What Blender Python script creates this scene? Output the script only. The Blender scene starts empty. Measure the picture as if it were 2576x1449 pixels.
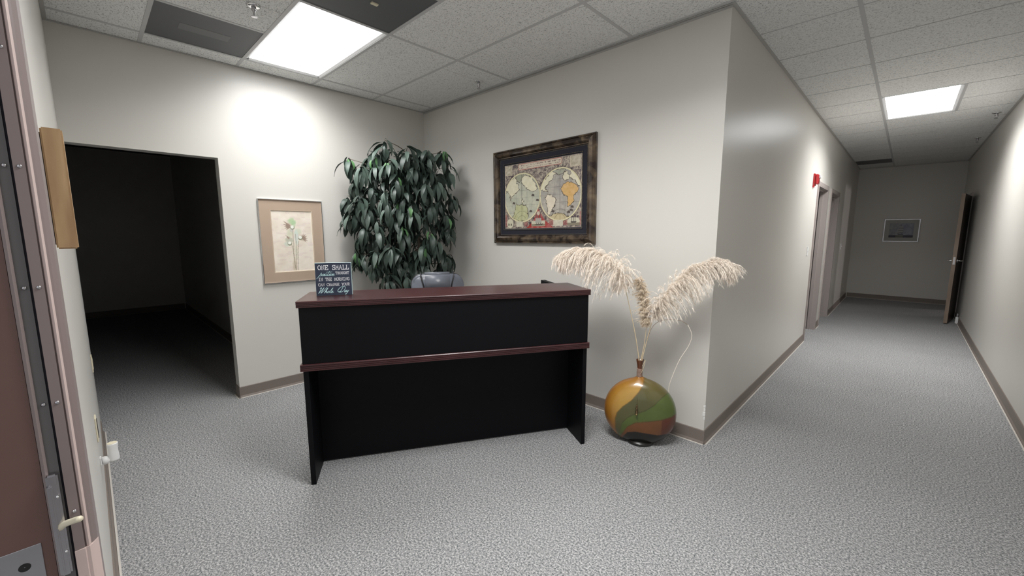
import bpy, bmesh, math, random
import numpy as np
from mathutils import Vector, Matrix
S = bpy.context.scene
COL = S.collection

# ------------------------------------------------------------------ camera
CAM = (4.2226, -2.8964, 1.4896)
YAW, PITCH, ROLL = 0.76341, 1.43436, 0.00243
cd = bpy.data.cameras.new('camera'); cam = bpy.data.objects.new('camera', cd); COL.objects.link(cam)
cam.matrix_world = Matrix.Translation(CAM) @ Matrix.Rotation(YAW, 4, 'Z') @ Matrix.Rotation(PITCH, 4, 'X') @ Matrix.Rotation(ROLL, 4, 'Y')
cd.sensor_width = 36; cd.lens = 1025.56 / 2576 * 36; cd.clip_start = 0.02
S.camera = cam

# ------------------------------------------------------------------ world, exposure
W = bpy.data.worlds.new('world'); S.world = W; W.use_nodes = True
bg = W.node_tree.nodes['Background']
bg.inputs[0].default_value = (0.95, 0.97, 1.0, 1); bg.inputs[1].default_value = 0.8   # overcast light behind the open entrance
S.view_settings.view_transform = 'Standard'; S.view_settings.look = 'None'
S.view_settings.exposure = 0.0; S.view_settings.gamma = 1.0
S.view_settings.use_curve_mapping = False
LAMP_W = 24.5        # reception troffer
LAMP2_W = 46.0       # its neighbour in the same row, just above the frame
HALL_W = 43.0        # hallway troffer
SPREAD = math.radians(146)

# ------------------------------------------------------------------ dimensions
HC = 2.873
A0 = 0.2262; TW = 1.2192; T2 = 0.6096; Y4 = -0.6504
XL = 3.316; XR = 4.960; YF = 9.244; YW = -2.951
B0, C0, D0 = A0 + TW, A0 + 2 * TW, A0 + 3 * TW

# ------------------------------------------------------------------ materials
def mat(name, color, rough=0.6, metal=0.0, spec=0.5, noise=None, bump=None, emit=None, coat=0.0):
    """noise=(scale, amount) varies value; bump=(scale, strength, distance)"""
    m = bpy.data.materials.new(name); m.use_nodes = True
    nt = m.node_tree; b = nt.nodes['Principled BSDF']
    b.inputs['Base Color'].default_value = (*color, 1); b.inputs['Roughness'].default_value = rough
    b.inputs['Metallic'].default_value = metal; b.inputs['Specular IOR Level'].default_value = spec
    b.inputs['Coat Weight'].default_value = coat
    tc = nt.nodes.new('ShaderNodeTexCoord')
    if noise:
        n = nt.nodes.new('ShaderNodeTexNoise'); n.inputs['Scale'].default_value = noise[0]; n.inputs['Detail'].default_value = 4
        nt.links.new(tc.outputs['Object'], n.inputs['Vector'])
        r = nt.nodes.new('ShaderNodeMapRange'); r.inputs[3].default_value = 1 - noise[1]; r.inputs[4].default_value = 1 + noise[1]
        nt.links.new(n.outputs[0], r.inputs[0])
        v = nt.nodes.new('ShaderNodeVectorMath'); v.operation = 'SCALE'; v.inputs[0].default_value = color
        nt.links.new(r.outputs[0], v.inputs['Scale']); nt.links.new(v.outputs[0], b.inputs['Base Color'])
    if bump:
        n = nt.nodes.new('ShaderNodeTexNoise'); n.inputs['Scale'].default_value = bump[0]; n.inputs['Detail'].default_value = 3
        nt.links.new(tc.outputs['Object'], n.inputs['Vector'])
        bp = nt.nodes.new('ShaderNodeBump'); bp.inputs['Strength'].default_value = bump[1]; bp.inputs['Distance'].default_value = bump[2]
        nt.links.new(n.outputs[0], bp.inputs['Height']); nt.links.new(bp.outputs[0], b.inputs['Normal'])
    if emit:
        b.inputs['Emission Color'].default_value = (*emit[0], 1); b.inputs['Emission Strength'].default_value = emit[1]
    return m

def mat_vcol(name, rough=0.6, spec=0.4, coat=0.0, noise=None):
    m = bpy.data.materials.new(name); m.use_nodes = True; nt = m.node_tree; b = nt.nodes['Principled BSDF']
    a = nt.nodes.new('ShaderNodeVertexColor'); a.layer_name = 'Col'
    b.inputs['Roughness'].default_value = rough; b.inputs['Specular IOR Level'].default_value = spec; b.inputs['Coat Weight'].default_value = coat
    if noise:
        tc = nt.nodes.new('ShaderNodeTexCoord'); n = nt.nodes.new('ShaderNodeTexNoise'); n.inputs['Scale'].default_value = noise[0]; n.inputs['Detail'].default_value = 5
        nt.links.new(tc.outputs['Object'], n.inputs['Vector'])
        r = nt.nodes.new('ShaderNodeMapRange'); r.inputs[3].default_value = 1 - noise[1]; r.inputs[4].default_value = 1 + noise[1]
        nt.links.new(n.outputs[0], r.inputs[0])
        v = nt.nodes.new('ShaderNodeVectorMath'); v.operation = 'SCALE'
        nt.links.new(a.outputs[0], v.inputs[0]); nt.links.new(r.outputs[0], v.inputs['Scale']); nt.links.new(v.outputs[0], b.inputs['Base Color'])
    else:
        nt.links.new(a.outputs[0], b.inputs['Base Color'])
    return m

def mat_carpet():
    m = bpy.data.materials.new('loop_carpet'); m.use_nodes = True; nt = m.node_tree; b = nt.nodes['Principled BSDF']
    tc = nt.nodes.new('ShaderNodeTexCoord')
    def noise(s, d):
        n = nt.nodes.new('ShaderNodeTexNoise'); n.inputs['Scale'].default_value = s; n.inputs['Detail'].default_value = d
        n.inputs['Roughness'].default_value = 0.65
        nt.links.new(tc.outputs['Object'], n.inputs['Vector']); return n
    n1 = noise(110, 3); n2 = noise(300, 2); n3 = noise(1.3, 3)
    mx = nt.nodes.new('ShaderNodeMix'); mx.data_type = 'FLOAT'; mx.inputs[0].default_value = 0.4
    nt.links.new(n1.outputs[0], mx.inputs[2]); nt.links.new(n2.outputs[0], mx.inputs[3])
    cr = nt.nodes.new('ShaderNodeValToRGB'); e = cr.color_ramp.elements
    e[0].position = 0.40; e[0].color = (0.095, 0.106, 0.110, 1); e[1].position = 0.60; e[1].color = (0.55, 0.54, 0.54, 1)
    x = e.new(0.5); x.color = (0.265, 0.266, 0.27, 1)
    nt.links.new(mx.outputs[0], cr.inputs[0])
    r = nt.nodes.new('ShaderNodeMapRange'); r.inputs[3].default_value = 0.88; r.inputs[4].default_value = 1.12
    nt.links.new(n3.outputs[0], r.inputs[0])
    v = nt.nodes.new('ShaderNodeVectorMath'); v.operation = 'SCALE'
    nt.links.new(cr.outputs[0], v.inputs[0]); nt.links.new(r.outputs[0], v.inputs['Scale']); nt.links.new(v.outputs[0], b.inputs['Base Color'])
    b.inputs['Roughness'].default_value = 0.95; b.inputs['Specular IOR Level'].default_value = 0.1
    bp = nt.nodes.new('ShaderNodeBump'); bp.inputs['Strength'].default_value = 0.35; bp.inputs['Distance'].default_value = 0.004
    nt.links.new(mx.outputs[0], bp.inputs['Height']); nt.links.new(bp.outputs[0], b.inputs['Normal'])
    return m

def mat_tile():
    m = bpy.data.materials.new('fissured_tile'); m.use_nodes = True; nt = m.node_tree; b = nt.nodes['Principled BSDF']
    g = nt.nodes.new('ShaderNodeNewGeometry')
    mp = nt.nodes.new('ShaderNodeMapping'); mp.inputs['Scale'].default_value = (1.0, 1.6, 1.0)
    nt.links.new(g.outputs['Position'], mp.inputs[0])
    n = nt.nodes.new('ShaderNodeTexNoise'); n.inputs['Scale'].default_value = 95; n.inputs['Detail'].default_value = 3; n.inputs['Distortion'].default_value = 1.2
    nt.links.new(mp.outputs[0], n.inputs['Vector'])
    cr = nt.nodes.new('ShaderNodeValToRGB'); e = cr.color_ramp.elements
    e[0].position = 0.36; e[0].color = (0.40, 0.40, 0.395, 1); e[1].position = 0.45; e[1].color = (0.86, 0.865, 0.85, 1)
    nt.links.new(n.outputs[0], cr.inputs[0]); nt.links.new(cr.outputs[0], b.inputs['Base Color'])
    bp = nt.nodes.new('ShaderNodeBump'); bp.inputs['Strength'].default_value = 0.5; bp.inputs['Distance'].default_value = 0.003
    nt.links.new(cr.outputs[0], bp.inputs['Height']); nt.links.new(bp.outputs[0], b.inputs['Normal'])
    b.inputs['Roughness'].default_value = 0.95; b.inputs['Specular IOR Level'].default_value = 0.2
    return m

def mat_wood(name, c1, c2, rough=0.3, scale=(2, 40, 40), coat=0.3, spec=0.5):
    m = bpy.data.materials.new(name); m.use_nodes = True; nt = m.node_tree; b = nt.nodes['Principled BSDF']
    tc = nt.nodes.new('ShaderNodeTexCoord'); mp = nt.nodes.new('ShaderNodeMapping'); mp.inputs['Scale'].default_value = scale
    nt.links.new(tc.outputs['Object'], mp.inputs[0])
    n = nt.nodes.new('ShaderNodeTexNoise'); n.inputs['Scale'].default_value = 1.5; n.inputs['Detail'].default_value = 5; n.inputs['Distortion'].default_value = 0.6
    nt.links.new(mp.outputs[0], n.inputs['Vector'])
    cr = nt.nodes.new('ShaderNodeValToRGB'); e = cr.color_ramp.elements
    e[0].position = 0.35; e[0].color = (*c1, 1); e[1].position = 0.65; e[1].color = (*c2, 1)
    nt.links.new(n.outputs[0], cr.inputs[0]); nt.links.new(cr.outputs[0], b.inputs['Base Color'])
    b.inputs['Roughness'].default_value = rough; b.inputs['Coat Weight'].default_value = coat; b.inputs['Coat Roughness'].default_value = 0.25
    b.inputs['Specular IOR Level'].default_value = spec
    return m

M = {}
M['wall'] = mat('wall_paint', (0.66, 0.64, 0.60), 0.34, spec=0.45, noise=(3, 0.015), bump=(160, 0.06, 0.001))
M['ceilslab'] = mat('plenum_dark', (0.05, 0.05, 0.05), 0.9)
M['tile'] = mat_tile()
M['grid'] = mat('grid_metal', (0.55, 0.55, 0.55), 0.5, spec=0.4)
M['mould'] = mat('mould_metal', (0.46, 0.45, 0.43), 0.5)
M['carpet'] = mat_carpet()
M['base'] = mat('vinyl_base', (0.205, 0.170, 0.148), 0.5, noise=(5, 0.04))
M['bead'] = mat('pale_bead', (0.55, 0.52, 0.48), 0.8)
M['grille'] = mat('perforated_grille', (0.105, 0.108, 0.115), 0.55, noise=(300, 0.2))
M['grille_patch'] = mat('grille_patch', (0.165, 0.168, 0.172), 0.6)
M['white'] = mat('white_plastic', (0.80, 0.80, 0.80), 0.35)
M['cream'] = mat('cream_plastic', (0.72, 0.66, 0.50), 0.4)
M['darkslot'] = mat('dark_slot', (0.01, 0.01, 0.01), 0.7)
M['chrome'] = mat('chrome', (0.75, 0.75, 0.76), 0.15, metal=1.0)
M['steel'] = mat('brushed_steel', (0.52, 0.51, 0.53), 0.27, metal=1.0)
M['black'] = mat('black_laminate', (0.0035, 0.0037, 0.005), 0.5, spec=0.14)
M['cherry'] = mat_wood('dark_cherry_laminate', (0.038, 0.010, 0.012), (0.060, 0.017, 0.018), 0.33, (2, 30, 30), coat=0.12)
M['pine'] = mat_wood('raw_pine', (0.30, 0.185, 0.095), (0.46, 0.31, 0.17), 0.7, (14, 14, 2), coat=0.0)
M['framepaint'] = mat('taupe_frame_paint', (0.225, 0.178, 0.172), 0.42, bump=(60, 0.08, 0.001))
M['framebrown'] = mat('brown_door_paint', (0.155, 0.085, 0.072), 0.45, noise=(14, 0.06), bump=(120, 0.1, 0.001))
M['seal'] = mat('grey_weather_seal', (0.13, 0.125, 0.125), 0.6)
M['sealdark'] = mat('seal_gap', (0.01, 0.008, 0.015), 0.8)
M['framepale'] = mat('pale_pink_frame', (0.60, 0.47, 0.44), 0.5)
M['hallframe'] = mat('hall_frame_paint', (0.36, 0.315, 0.30), 0.42)
M['doorwood'] = mat_wood('door_edge_wood', (0.20, 0.145, 0.11), (0.28, 0.21, 0.16), 0.5, (6, 6, 1), coat=0)
M['doordark'] = mat_wood('dark_door_veneer', (0.040, 0.022, 0.014), (0.065, 0.036, 0.022), 0.4, (20, 20, 1.5), coat=0.1)
M['red'] = mat('alarm_red', (0.55, 0.010, 0.020), 0.3, coat=0.4)
M['lens'] = mat('strobe_lens', (0.85, 0.85, 0.88), 0.1)
M['leather'] = mat('grey_leather', (0.120, 0.130, 0.155), 0.36, bump=(90, 0.25, 0.002))
M['piping'] = mat('black_piping', (0.01, 0.01, 0.013), 0.5)
M['plasticblack'] = mat('black_plastic', (0.012, 0.012, 0.013), 0.4)
M['leaf'] = mat('leaf_dark', (0.040, 0.062, 0.050), 0.46, spec=0.5, noise=(22, 0.45), bump=(70, 0.2, 0.002))
M['leaf2'] = mat('leaf_mid', (0.082, 0.118, 0.098), 0.48, spec=0.5, noise=(22, 0.35), bump=(70, 0.2, 0.002))
M['leaf3'] = mat('leaf_young', (0.10, 0.22, 0.09), 0.42, spec=0.4, noise=(22, 0.3))
M['bark'] = mat('bark', (0.13, 0.10, 0.075), 0.8, noise=(30, 0.3), bump=(50, 0.5, 0.004))
M['wicker'] = mat('wicker', (0.17, 0.10, 0.05), 0.7, noise=(60, 0.4))
M['moss'] = mat('dried_moss', (0.06, 0.055, 0.03), 0.95, noise=(60, 0.4))
M['vase'] = mat_vcol('lacquered_ceramic', 0.30, 0.5, coat=0.45, noise=(9, 0.24))
M['blacklacquer'] = mat('black_lacquer', (0.008, 0.007, 0.006), 0.3, coat=0.4)
M['neckwood'] = mat_wood('red_brown_wood', (0.085, 0.026, 0.010), (0.17, 0.058, 0.022), 0.3, (20, 20, 3))
M['twine'] = mat('twine_wrap', (0.33, 0.22, 0.17), 0.75, noise=(200, 0.2))
M['bronze'] = mat('bronze', (0.20, 0.14, 0.08), 0.3, metal=0.9)
M['amber'] = mat('amber_glass_bead', (0.30, 0.20, 0.06), 0.08, coat=0.8)
M['straw'] = mat('dry_straw', (0.66, 0.54, 0.36), 0.6)
M['twig'] = mat('dry_twig', (0.33, 0.22, 0.15), 0.7)
M['plume'] = mat('pampas_fluff', (0.95, 0.86, 0.76), 0.8, spec=0.15)
M['plume2'] = mat('pampas_fluff_beige', (0.84, 0.72, 0.57), 0.8, spec=0.15)
M['navy'] = mat('sign_face_navy', (0.024, 0.034, 0.062), 0.55)
M['aqua'] = mat('sign_edge_pale_aqua', (0.50, 0.66, 0.66), 0.45)
M['letter'] = mat('white_lettering', (0.80, 0.80, 0.84), 0.6)
M['letteraqua'] = mat('aqua_lettering', (0.56, 0.80, 0.82), 0.6)
M['mapprint'] = mat_vcol('map_print', 0.5, 0.4)
M['art'] = mat_vcol('art_print', 0.4, 0.4)
M['matboard'] = mat('tan_mat_board', (0.43, 0.325, 0.245), 0.75, noise=(6, 0.05))
M['cut'] = mat('mat_bevel_cream', (0.85, 0.76, 0.60), 0.7)
M['greymat'] = mat('grey_mat_board', (0.45, 0.45, 0.42), 0.7)
M['linernavy'] = mat('dark_navy_liner', (0.007, 0.008, 0.018), 0.75)
M['goldbead'] = mat('aged_silver_bead', (0.42, 0.36, 0.26), 0.35, metal=0.8)
M['chip'] = mat('bare_plaster', (0.82, 0.81, 0.78), 0.9)

def mat_bronzeframe():
    m = bpy.data.materials.new('antiqued_bronze_frame'); m.use_nodes = True; nt = m.node_tree; b = nt.nodes['Principled BSDF']
    tc = nt.nodes.new('ShaderNodeTexCoord'); n = nt.nodes.new('ShaderNodeTexNoise'); n.inputs['Scale'].default_value = 11; n.inputs['Detail'].default_value = 3; n.inputs['Distortion'].default_value = 0.7
    nt.links.new(tc.outputs['Object'], n.inputs['Vector'])
    cr = nt.nodes.new('ShaderNodeValToRGB'); e = cr.color_ramp.elements
    e[0].position = 0.38; e[0].color = (0.026, 0.015, 0.011, 1); e[1].position = 0.72; e[1].color = (0.20, 0.145, 0.092, 1)
    nt.links.new(n.outputs[0], cr.inputs[0]); nt.links.new(cr.outputs[0], b.inputs['Base Color'])
    b.inputs['Roughness'].default_value = 0.26; b.inputs['Metallic'].default_value = 0.4; b.inputs['Coat Weight'].default_value = 0.5
    return m
M['mapframe'] = mat_bronzeframe()
M['glow'] = mat('lit_diffuser', (0.9, 0.9, 0.9), 0.5, emit=((0.97, 0.985, 1.0), 6.0))

# ------------------------------------------------------------------ helpers
def tag(o, label, cat, group=None, kind=None):
    o['label'] = label; o['category'] = cat
    if group: o['group'] = group
    if kind: o['kind'] = kind
    return o
def empty(name, loc=(0, 0, 0), rz=0.0, label=None, cat=None, group=None):
    o = bpy.data.objects.new(name, None); COL.objects.link(o); o.location = loc; o.rotation_euler = (0, 0, rz); o.empty_display_size = 0.05
    if label: tag(o, label, cat, group)
    return o
def link(name, me, m=None, parent=None, loc=None, smooth=False):
    if m is not None and not me.materials: me.materials.append(m)
    if smooth:
        me.polygons.foreach_set('use_smooth', [True] * len(me.polygons))
    o = bpy.data.objects.new(name, me); COL.objects.link(o)
    if parent: o.parent = parent
    if loc: o.location = loc
    return o
def obj(name, bm, m, parent=None, smooth=False, loc=None):
    me = bpy.data.meshes.new(name); bmesh.ops.recalc_face_normals(bm, faces=bm.faces[:]); bm.to_mesh(me); bm.free()
    return link(name, me, m, parent, loc, smooth)
def BM(): return bmesh.new()
def box(bm, x0, x1, y0, y1, z0, z1, bev=0.0, seg=1):
    x0, x1 = min(x0, x1), max(x0, x1); y0, y1 = min(y0, y1), max(y0, y1); z0, z1 = min(z0, z1), max(z0, z1)
    r = bmesh.ops.create_cube(bm, size=1.0); vs = r['verts']
    for v in vs:
        v.co = Vector(((x0 + x1) / 2 + v.co.x * (x1 - x0), (y0 + y1) / 2 + v.co.y * (y1 - y0), (z0 + z1) / 2 + v.co.z * (z1 - z0)))
    if bev > 0:
        es = set(e for v in vs for e in v.link_edges)
        bmesh.ops.bevel(bm, geom=list(es), offset=bev, segments=seg, affect='EDGES', clamp_overlap=True)
    return bm
def B(*a, **k): return box(BM(), *a, **k)
def quad(bm, pts):
    return bm.faces.new([bm.verts.new(p) for p in pts])
def tube(bm, pts, rad, n=8, caps=True):
    pts = [Vector(p) for p in pts]
    if not hasattr(rad, '__len__'): rad = [rad] * len(pts)
    rings = []; up = Vector((0, 0, 1)); prev = None
    for i, p in enumerate(pts):
        t = (pts[min(i + 1, len(pts) - 1)] - pts[max(i - 1, 0)]).normalized()
        if prev is None:
            a = up if abs(t.z) < 0.9 else Vector((1, 0, 0)); nrm = t.cross(a).normalized()
        else:
            nrm = (prev - t * prev.dot(t)).normalized()
        prev = nrm; bn = t.cross(nrm)
        rings.append([bm.verts.new(p + (nrm * math.cos(2 * math.pi * k / n) + bn * math.sin(2 * math.pi * k / n)) * rad[i]) for k in range(n)])
    for a, b in zip(rings, rings[1:]):
        for k in range(n): bm.faces.new((a[k], a[(k + 1) % n], b[(k + 1) % n], b[k]))
    if caps:
        bm.faces.new(rings[0][::-1]); bm.faces.new(rings[-1])
    return bm
def lathe(bm, prof, n=24, c=(0, 0, 0), sx=1, sy=1, caps=True):
    rings = []
    for r, z in prof:
        rings.append([bm.verts.new((c[0] + sx * r * math.cos(2 * math.pi * k / n), c[1] + sy * r * math.sin(2 * math.pi * k / n), c[2] + z)) for k in range(n)])
    for a, b in zip(rings, rings[1:]):
        for k in range(n): bm.faces.new((a[k], a[(k + 1) % n], b[(k + 1) % n], b[k]))
    if caps:
        bm.faces.new(rings[0][::-1]); bm.faces.new(rings[-1])
    return bm
def prism(bm, prof, axis, a, b):
    """prof: 2D polygon of the other two axes; extruded along axis 'x','y' or 'z' from a to b"""
    def P(p, t):
        return {'x': (t, p[0], p[1]), 'y': (p[0], t, p[1]), 'z': (p[0], p[1], t)}[axis]
    r0 = [bm.verts.new(P(p, a)) for p in prof]; r1 = [bm.verts.new(P(p, b)) for p in prof]; n = len(prof)
    bm.faces.new(r0); bm.faces.new(r1[::-1])
    for i in range(n): bm.faces.new((r0[i], r1[i], r1[(i + 1) % n], r0[(i + 1) % n]))
    return bm
def catmull(pts, sub=6):
    P = [np.array(p, float) for p in pts]; P = [2 * P[0] - P[1]] + P + [2 * P[-1] - P[-2]]; out = []
    for i in range(1, len(P) - 2):
        for k in range(sub):
            t = k / sub
            out.append(0.5 * ((2 * P[i]) + (-P[i - 1] + P[i + 1]) * t + (2 * P[i - 1] - 5 * P[i] + 4 * P[i + 1] - P[i + 2]) * t * t + (-P[i - 1] + 3 * P[i] - 3 * P[i + 1] + P[i + 2]) * t ** 3))
    out.append(P[-2]); return [tuple(float(c) for c in p) for p in out]
def struct(name, bm, m, label, cat, parent=None):
    o = obj(name, bm, m, parent)
    if not parent: tag(o, label, cat, kind='structure')
    return o

# ------------------------------------------------------------------ room shell
bm = BM(); box(bm, -6.1, 10.0, -6.2, 10.0, -0.06, 0.0)
struct('floor', bm, M['carpet'], 'grey mottled loop carpet covering the whole floor', 'floor')

WT = 0.12
DY0, DZ = -2.059, 2.105          # left doorway edge, height
bm = BM()
box(bm, -WT, 0, DY0, 0.12, 0, 2.90); box(bm, -WT, 0, YW, DY0, DZ, 2.90)
wl = struct('wall_left', bm, M['wall'], 'light grey wall with the open dark doorway, behind the flower picture', 'wall')
bm = BM(); box(bm, 0, XL, 0, 0.12, 0, 2.90)
wb = struct('wall_back', bm, M['wall'], 'light grey wall behind the reception desk carrying the framed map', 'wall')
# chipped plaster at the outer corner
bm = BM(); rnd = random.Random(4)
for (z0, z1, w0) in ((0.205, 0.235, 0.010), (0.240, 0.262, 0.006), (0.18, 0.20, 0.005), (0.268, 0.285, 0.008)):
    box(bm, XL - w0 * 1.6, XL + 0.0015, -0.0015, w0, z0, z1, 0.001)
obj('plaster_chip', bm, M['chip'], wb)
O1a, O1b, O2a, O2b = 3.87, 4.742, 5.16, 6.08
bm = BM()
for a, b in ((0.12, O1a), (O1b, O2a), (O2b, YF)): box(bm, XL - WT, XL, a, b, 0, 2.90)
for a, b in ((O1a, O1b), (O2a, O2b)): box(bm, XL - WT, XL, a, b, 2.10, 2.90)
wh = struct('wall_hall', bm, M['wall'], 'grey hallway wall with the red fire alarm and two door openings', 'wall')
R1a, R1b = 7.56, 8.43
bm = BM(); box(bm, XR, XR + WT, -3.10, R1a, 0, 2.90); box(bm, XR, XR + WT, R1b, YF, 0, 2.90); box(bm, XR, XR + WT, R1a, R1b, 2.10, 2.90)
wr = struct('wall_right', bm, M['wall'], 'long plain grey wall along the right of the hallway', 'wall')
bm = BM(); box(bm, XL - WT, XR + WT, YF, YF + WT, 0, 2.90)
wf = struct('wall_far', bm, M['wall'], 'dark end wall of the hallway with the small ship picture', 'wall')
JX = 3.03                       # room side edge of the entrance jamb
bm = BM(); box(bm, -WT, JX, YW - 0.15, YW, 0, 2.90); box(bm, JX, XR, YW - 0.15, YW, 2.45, 2.90)
wfr = struct('wall_front', bm, M['wall'], 'pale grey wall running away beside the entrance frame at far left', 'wall')
# unlit rooms behind the openings
bm = BM(); box(bm, -6.05, -WT, -1.64, -1.52, 0, 2.90); box(bm, -6.05, -5.93, -6.12, -1.64, 0, 2.90); box(bm, -5.93, -WT, -6.12, -6.0, 0, 2.90); box(bm, -WT, 0.0, -6.12, YW - 0.15, 0, 2.90)
struct('wall_side_room', bm, M['wall'], 'unlit grey walls of the room beyond the dark doorway', 'wall')
bm = BM(); box(bm, 0.9, 1.0, 0.12, 9.4, 0, 2.90); box(bm, 1.0, XL - WT, YF, YF + 0.12, 0, 2.90)
struct('wall_offices', bm, M['wall'], 'walls of the unlit offices behind the two hallway openings', 'wall')
bm = BM(); box(bm, XR + WT, 9.9, 6.8, 6.9, 0, 2.90); box(bm, XR + WT, 9.9, 9.9, 10.0, 0, 2.90); box(bm, 9.9, 10.0, 6.8, 10.0, 0, 2.90); box(bm, XR, XR + WT, YF + WT, 10.0, 0, 2.90)
struct('wall_end_room', bm, M['wall'], 'walls of the dim room behind the open door at the hall end', 'wall')

# ---- ceiling: dark plenum slab, lay-in tiles, tee grid, wall mouldings
bm = BM(); box(bm, -6.1, 0.0, -6.2, 0.12, 2.90, 2.96); box(bm, 0.0, 10.0, -3.10, 10.0, 2.90, 2.96)
ceil = struct('ceiling', bm, M['ceilslab'], 'suspended ceiling of fissured white tiles in a metal grid', 'ceiling')
ys = [YW] + [Y4 - T2 * k for k in (3, 2, 1, 0)] + [Y4 + T2 * k for k in range(1, 17)]
ys = [y for y in ys if y < YF - 0.05] + [YF]
GZ = HC                           # underside of tees
TZ0, TZ1 = HC + 0.003, HC + 0.018
k_light0 = (Y4 - 2 * T2, Y4 - T2); hall_l = (Y4 + 6 * T2, Y4 + 8 * T2)
def tile(x0, x1, y0, y1, g=0.0025, m='tile', name='ceiling_tile'):
    if x1 - x0 < 0.02 or y1 - y0 < 0.02: return
    return obj(name, B(x0 + g, x1 - g, y0 + g, y1 - g, TZ0, TZ1, bev=0.0015), M[m], ceil)
xs = [0.0, A0, B0, C0, D0, XR]
near = lambda a, b: abs(a - b) < 0.02
for j in range(len(ys) - 1):
    y0, y1 = ys[j], ys[j + 1]
    for i in range(len(xs) - 1):
        x0, x1 = xs[i], xs[i + 1]
        if y0 > -0.1:                                  # hallway part only right of XL
            if x1 <= XL: continue
            x0 = max(x0, XL)
            if y0 < 0: y0c = y0
            if x0 >= D0 - 0.01 and y0 > hall_l[0] - 0.05 and y1 < hall_l[1] + 0.05:
                tile(D0 + T2, XR, y0, y1); continue
            if near(x0, XL) and near(y0, Y4 + 14 * T2): continue      # dark return grille
            tile(x0, x1, y0, y1); continue
        if near(x0, A0) and near(y0, k_light0[0]): continue           # troffer
        if near(x0, A0) and near(y0, Y4 - 3 * T2):
            tile(A0 + T2, 1.202, y0, y1); tile(1.202, x1, y0, y1); continue      # cut at the sprinkler
        if near(x0, A0) and near(y0, Y4):
            tile(x0, 1.222, y0, y1); tile(1.222, x1, y0, y1); continue
        if near(x0, C0) and near(y0, k_light0[0]): continue
        if near(x0, B0) and near(y0, k_light0[0]):
            tile(B0 + T2, x1, y0, y1); continue
        tile(x0, x1, y0, y1)
# fill tiles between last reception grid row and the back wall
for x0, x1 in zip(xs[:3], xs[1:4]): tile(x0, x1, Y4 + T2, 0.0)
tile(C0, XL, Y4 + T2, 0.0)
def tee(x0, x1, y0, y1): return obj('grid_runner', B(x0, x1, y0, y1, GZ, GZ + 0.0035, bev=0.0008), M['grid'], ceil)
hw = 0.012
for x in (A0, B0, C0): tee(x - hw, x + hw, YW, 0)
tee(D0 - hw, D0 + hw, YW, YF)
for y in [Y4 - T2 * k for k in (3, 2, 1, 0, -1)]:
    e = [(0, A0), (A0, B0), (B0, C0), (C0, D0), (D0, XR)]
    for a, b in e: tee(a + (hw if a > 0 else 0), b - (hw if b < XR else 0), y - hw, y + hw)
for y in ys:
    if y > 0.3 and y < YF - 0.1:
        w_ = 0.0045
        obj('grid_runner', B(XL, D0 - hw, y - w_, y + w_, GZ + 0.001, GZ + 0.0035), M['grid'], ceil)
        if near(y, Y4 + 7 * T2): obj('grid_runner', B(D0 + T2 + hw, XR, y - w_, y + w_, GZ + 0.001, GZ + 0.0035), M['grid'], ceil)
        else: obj('grid_runner', B(D0 + hw, XR, y - w_, y + w_, GZ + 0.001, GZ + 0.0035), M['grid'], ceil)
tee(A0 + T2 - hw, A0 + T2 + hw, Y4 - 3 * T2 + hw, Y4 - 2 * T2 - hw)
tee(B0 + T2 - hw, B0 + T2 + hw, Y4 - 2 * T2 + hw, Y4 - T2 - hw)
tee(D0 + T2 - hw, D0 + T2 + hw, hall_l[0] + hw, hall_l[1] - hw)
# wall angle mouldings (reveal edge)
def moulding(n, x0, x1, y0, y1):
    return obj('ceiling_trim', B(x0, x1, y0, y1, GZ - 0.002, GZ + 0.001, bev=0.0006), M['mould'], ceil)
moulding(1, 0, 0.022, YW, 0); moulding(2, 0.022, XL + 0.022, -0.022, 0); moulding(2, 0.022, XL, -0.009, 0)
moulding(3, XL, XL + 0.022, 0, YF); moulding(4, XR - 0.022, XR, YW, YF); moulding(5, XL + 0.022, XR - 0.022, YF - 0.022, YF)
moulding(6, 0.022, XR - 0.022, YW, YW + 0.022)
obj('ceiling_trim', B(0.0, XL + 0.006, -0.006, 0, GZ - 0.016, GZ - 0.002), M['mould'], ceil)

def grille(name, x0, x1, y0, y1, label, patch=None, tab=None, group=None):
    r = empty(name, ((x0 + x1) / 2, (y0 + y1) / 2, HC), 0, label, 'vent')
    X, Y = (x1 - x0) / 2 - 0.003, (y1 - y0) / 2 - 0.003
    obj('panel', B(-X, X, -Y, Y, 0.004, 0.012, bev=0.001), M['grille'], r)
    bmf = BM()
    for a in (-1, 1):
        box(bmf, -X, X, a * Y, a * (Y - 0.022), 0.0036, 0.010); box(bmf, a * X, a * (X - 0.022), -Y + 0.022, Y - 0.022, 0.0036, 0.010)
    obj('frame', bmf, M['grille'], r)
    if patch: obj('patch', B(patch[0] - x0 - X, patch[1] - x0 - X, patch[2] - y0 - Y, patch[3] - y0 - Y, 0.0028, 0.0042, bev=0.0006), M['grille_patch'], r)
    if tab: obj('tab', B(tab[0] - x0 - X - 0.012, tab[0] - x0 - X + 0.012, tab[1] - y0 - Y - 0.022, tab[1] - y0 - Y + 0.022, -0.004, 0.004, bev=0.001), M['cream'], r)
    return r
grille('return_grille', A0, A0 + T2, Y4 - 3 * T2, Y4 - 2 * T2, 'dark grey perforated ceiling vent panel left of the light, with a pale patch', patch=(0.478, 0.588, -2.32, -2.03))
grille('return_grille', B0, B0 + T2, Y4 - 2 * T2, Y4 - T2, 'dark grey ceiling vent panel cut by the top edge, with a small pale tab', tab=(1.735, -1.53))
grille('return_grille', XL, D0, Y4 + 14 * T2, Y4 + 15 * T2, 'dark ceiling vent panel at the unlit far end of the hallway')

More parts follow.
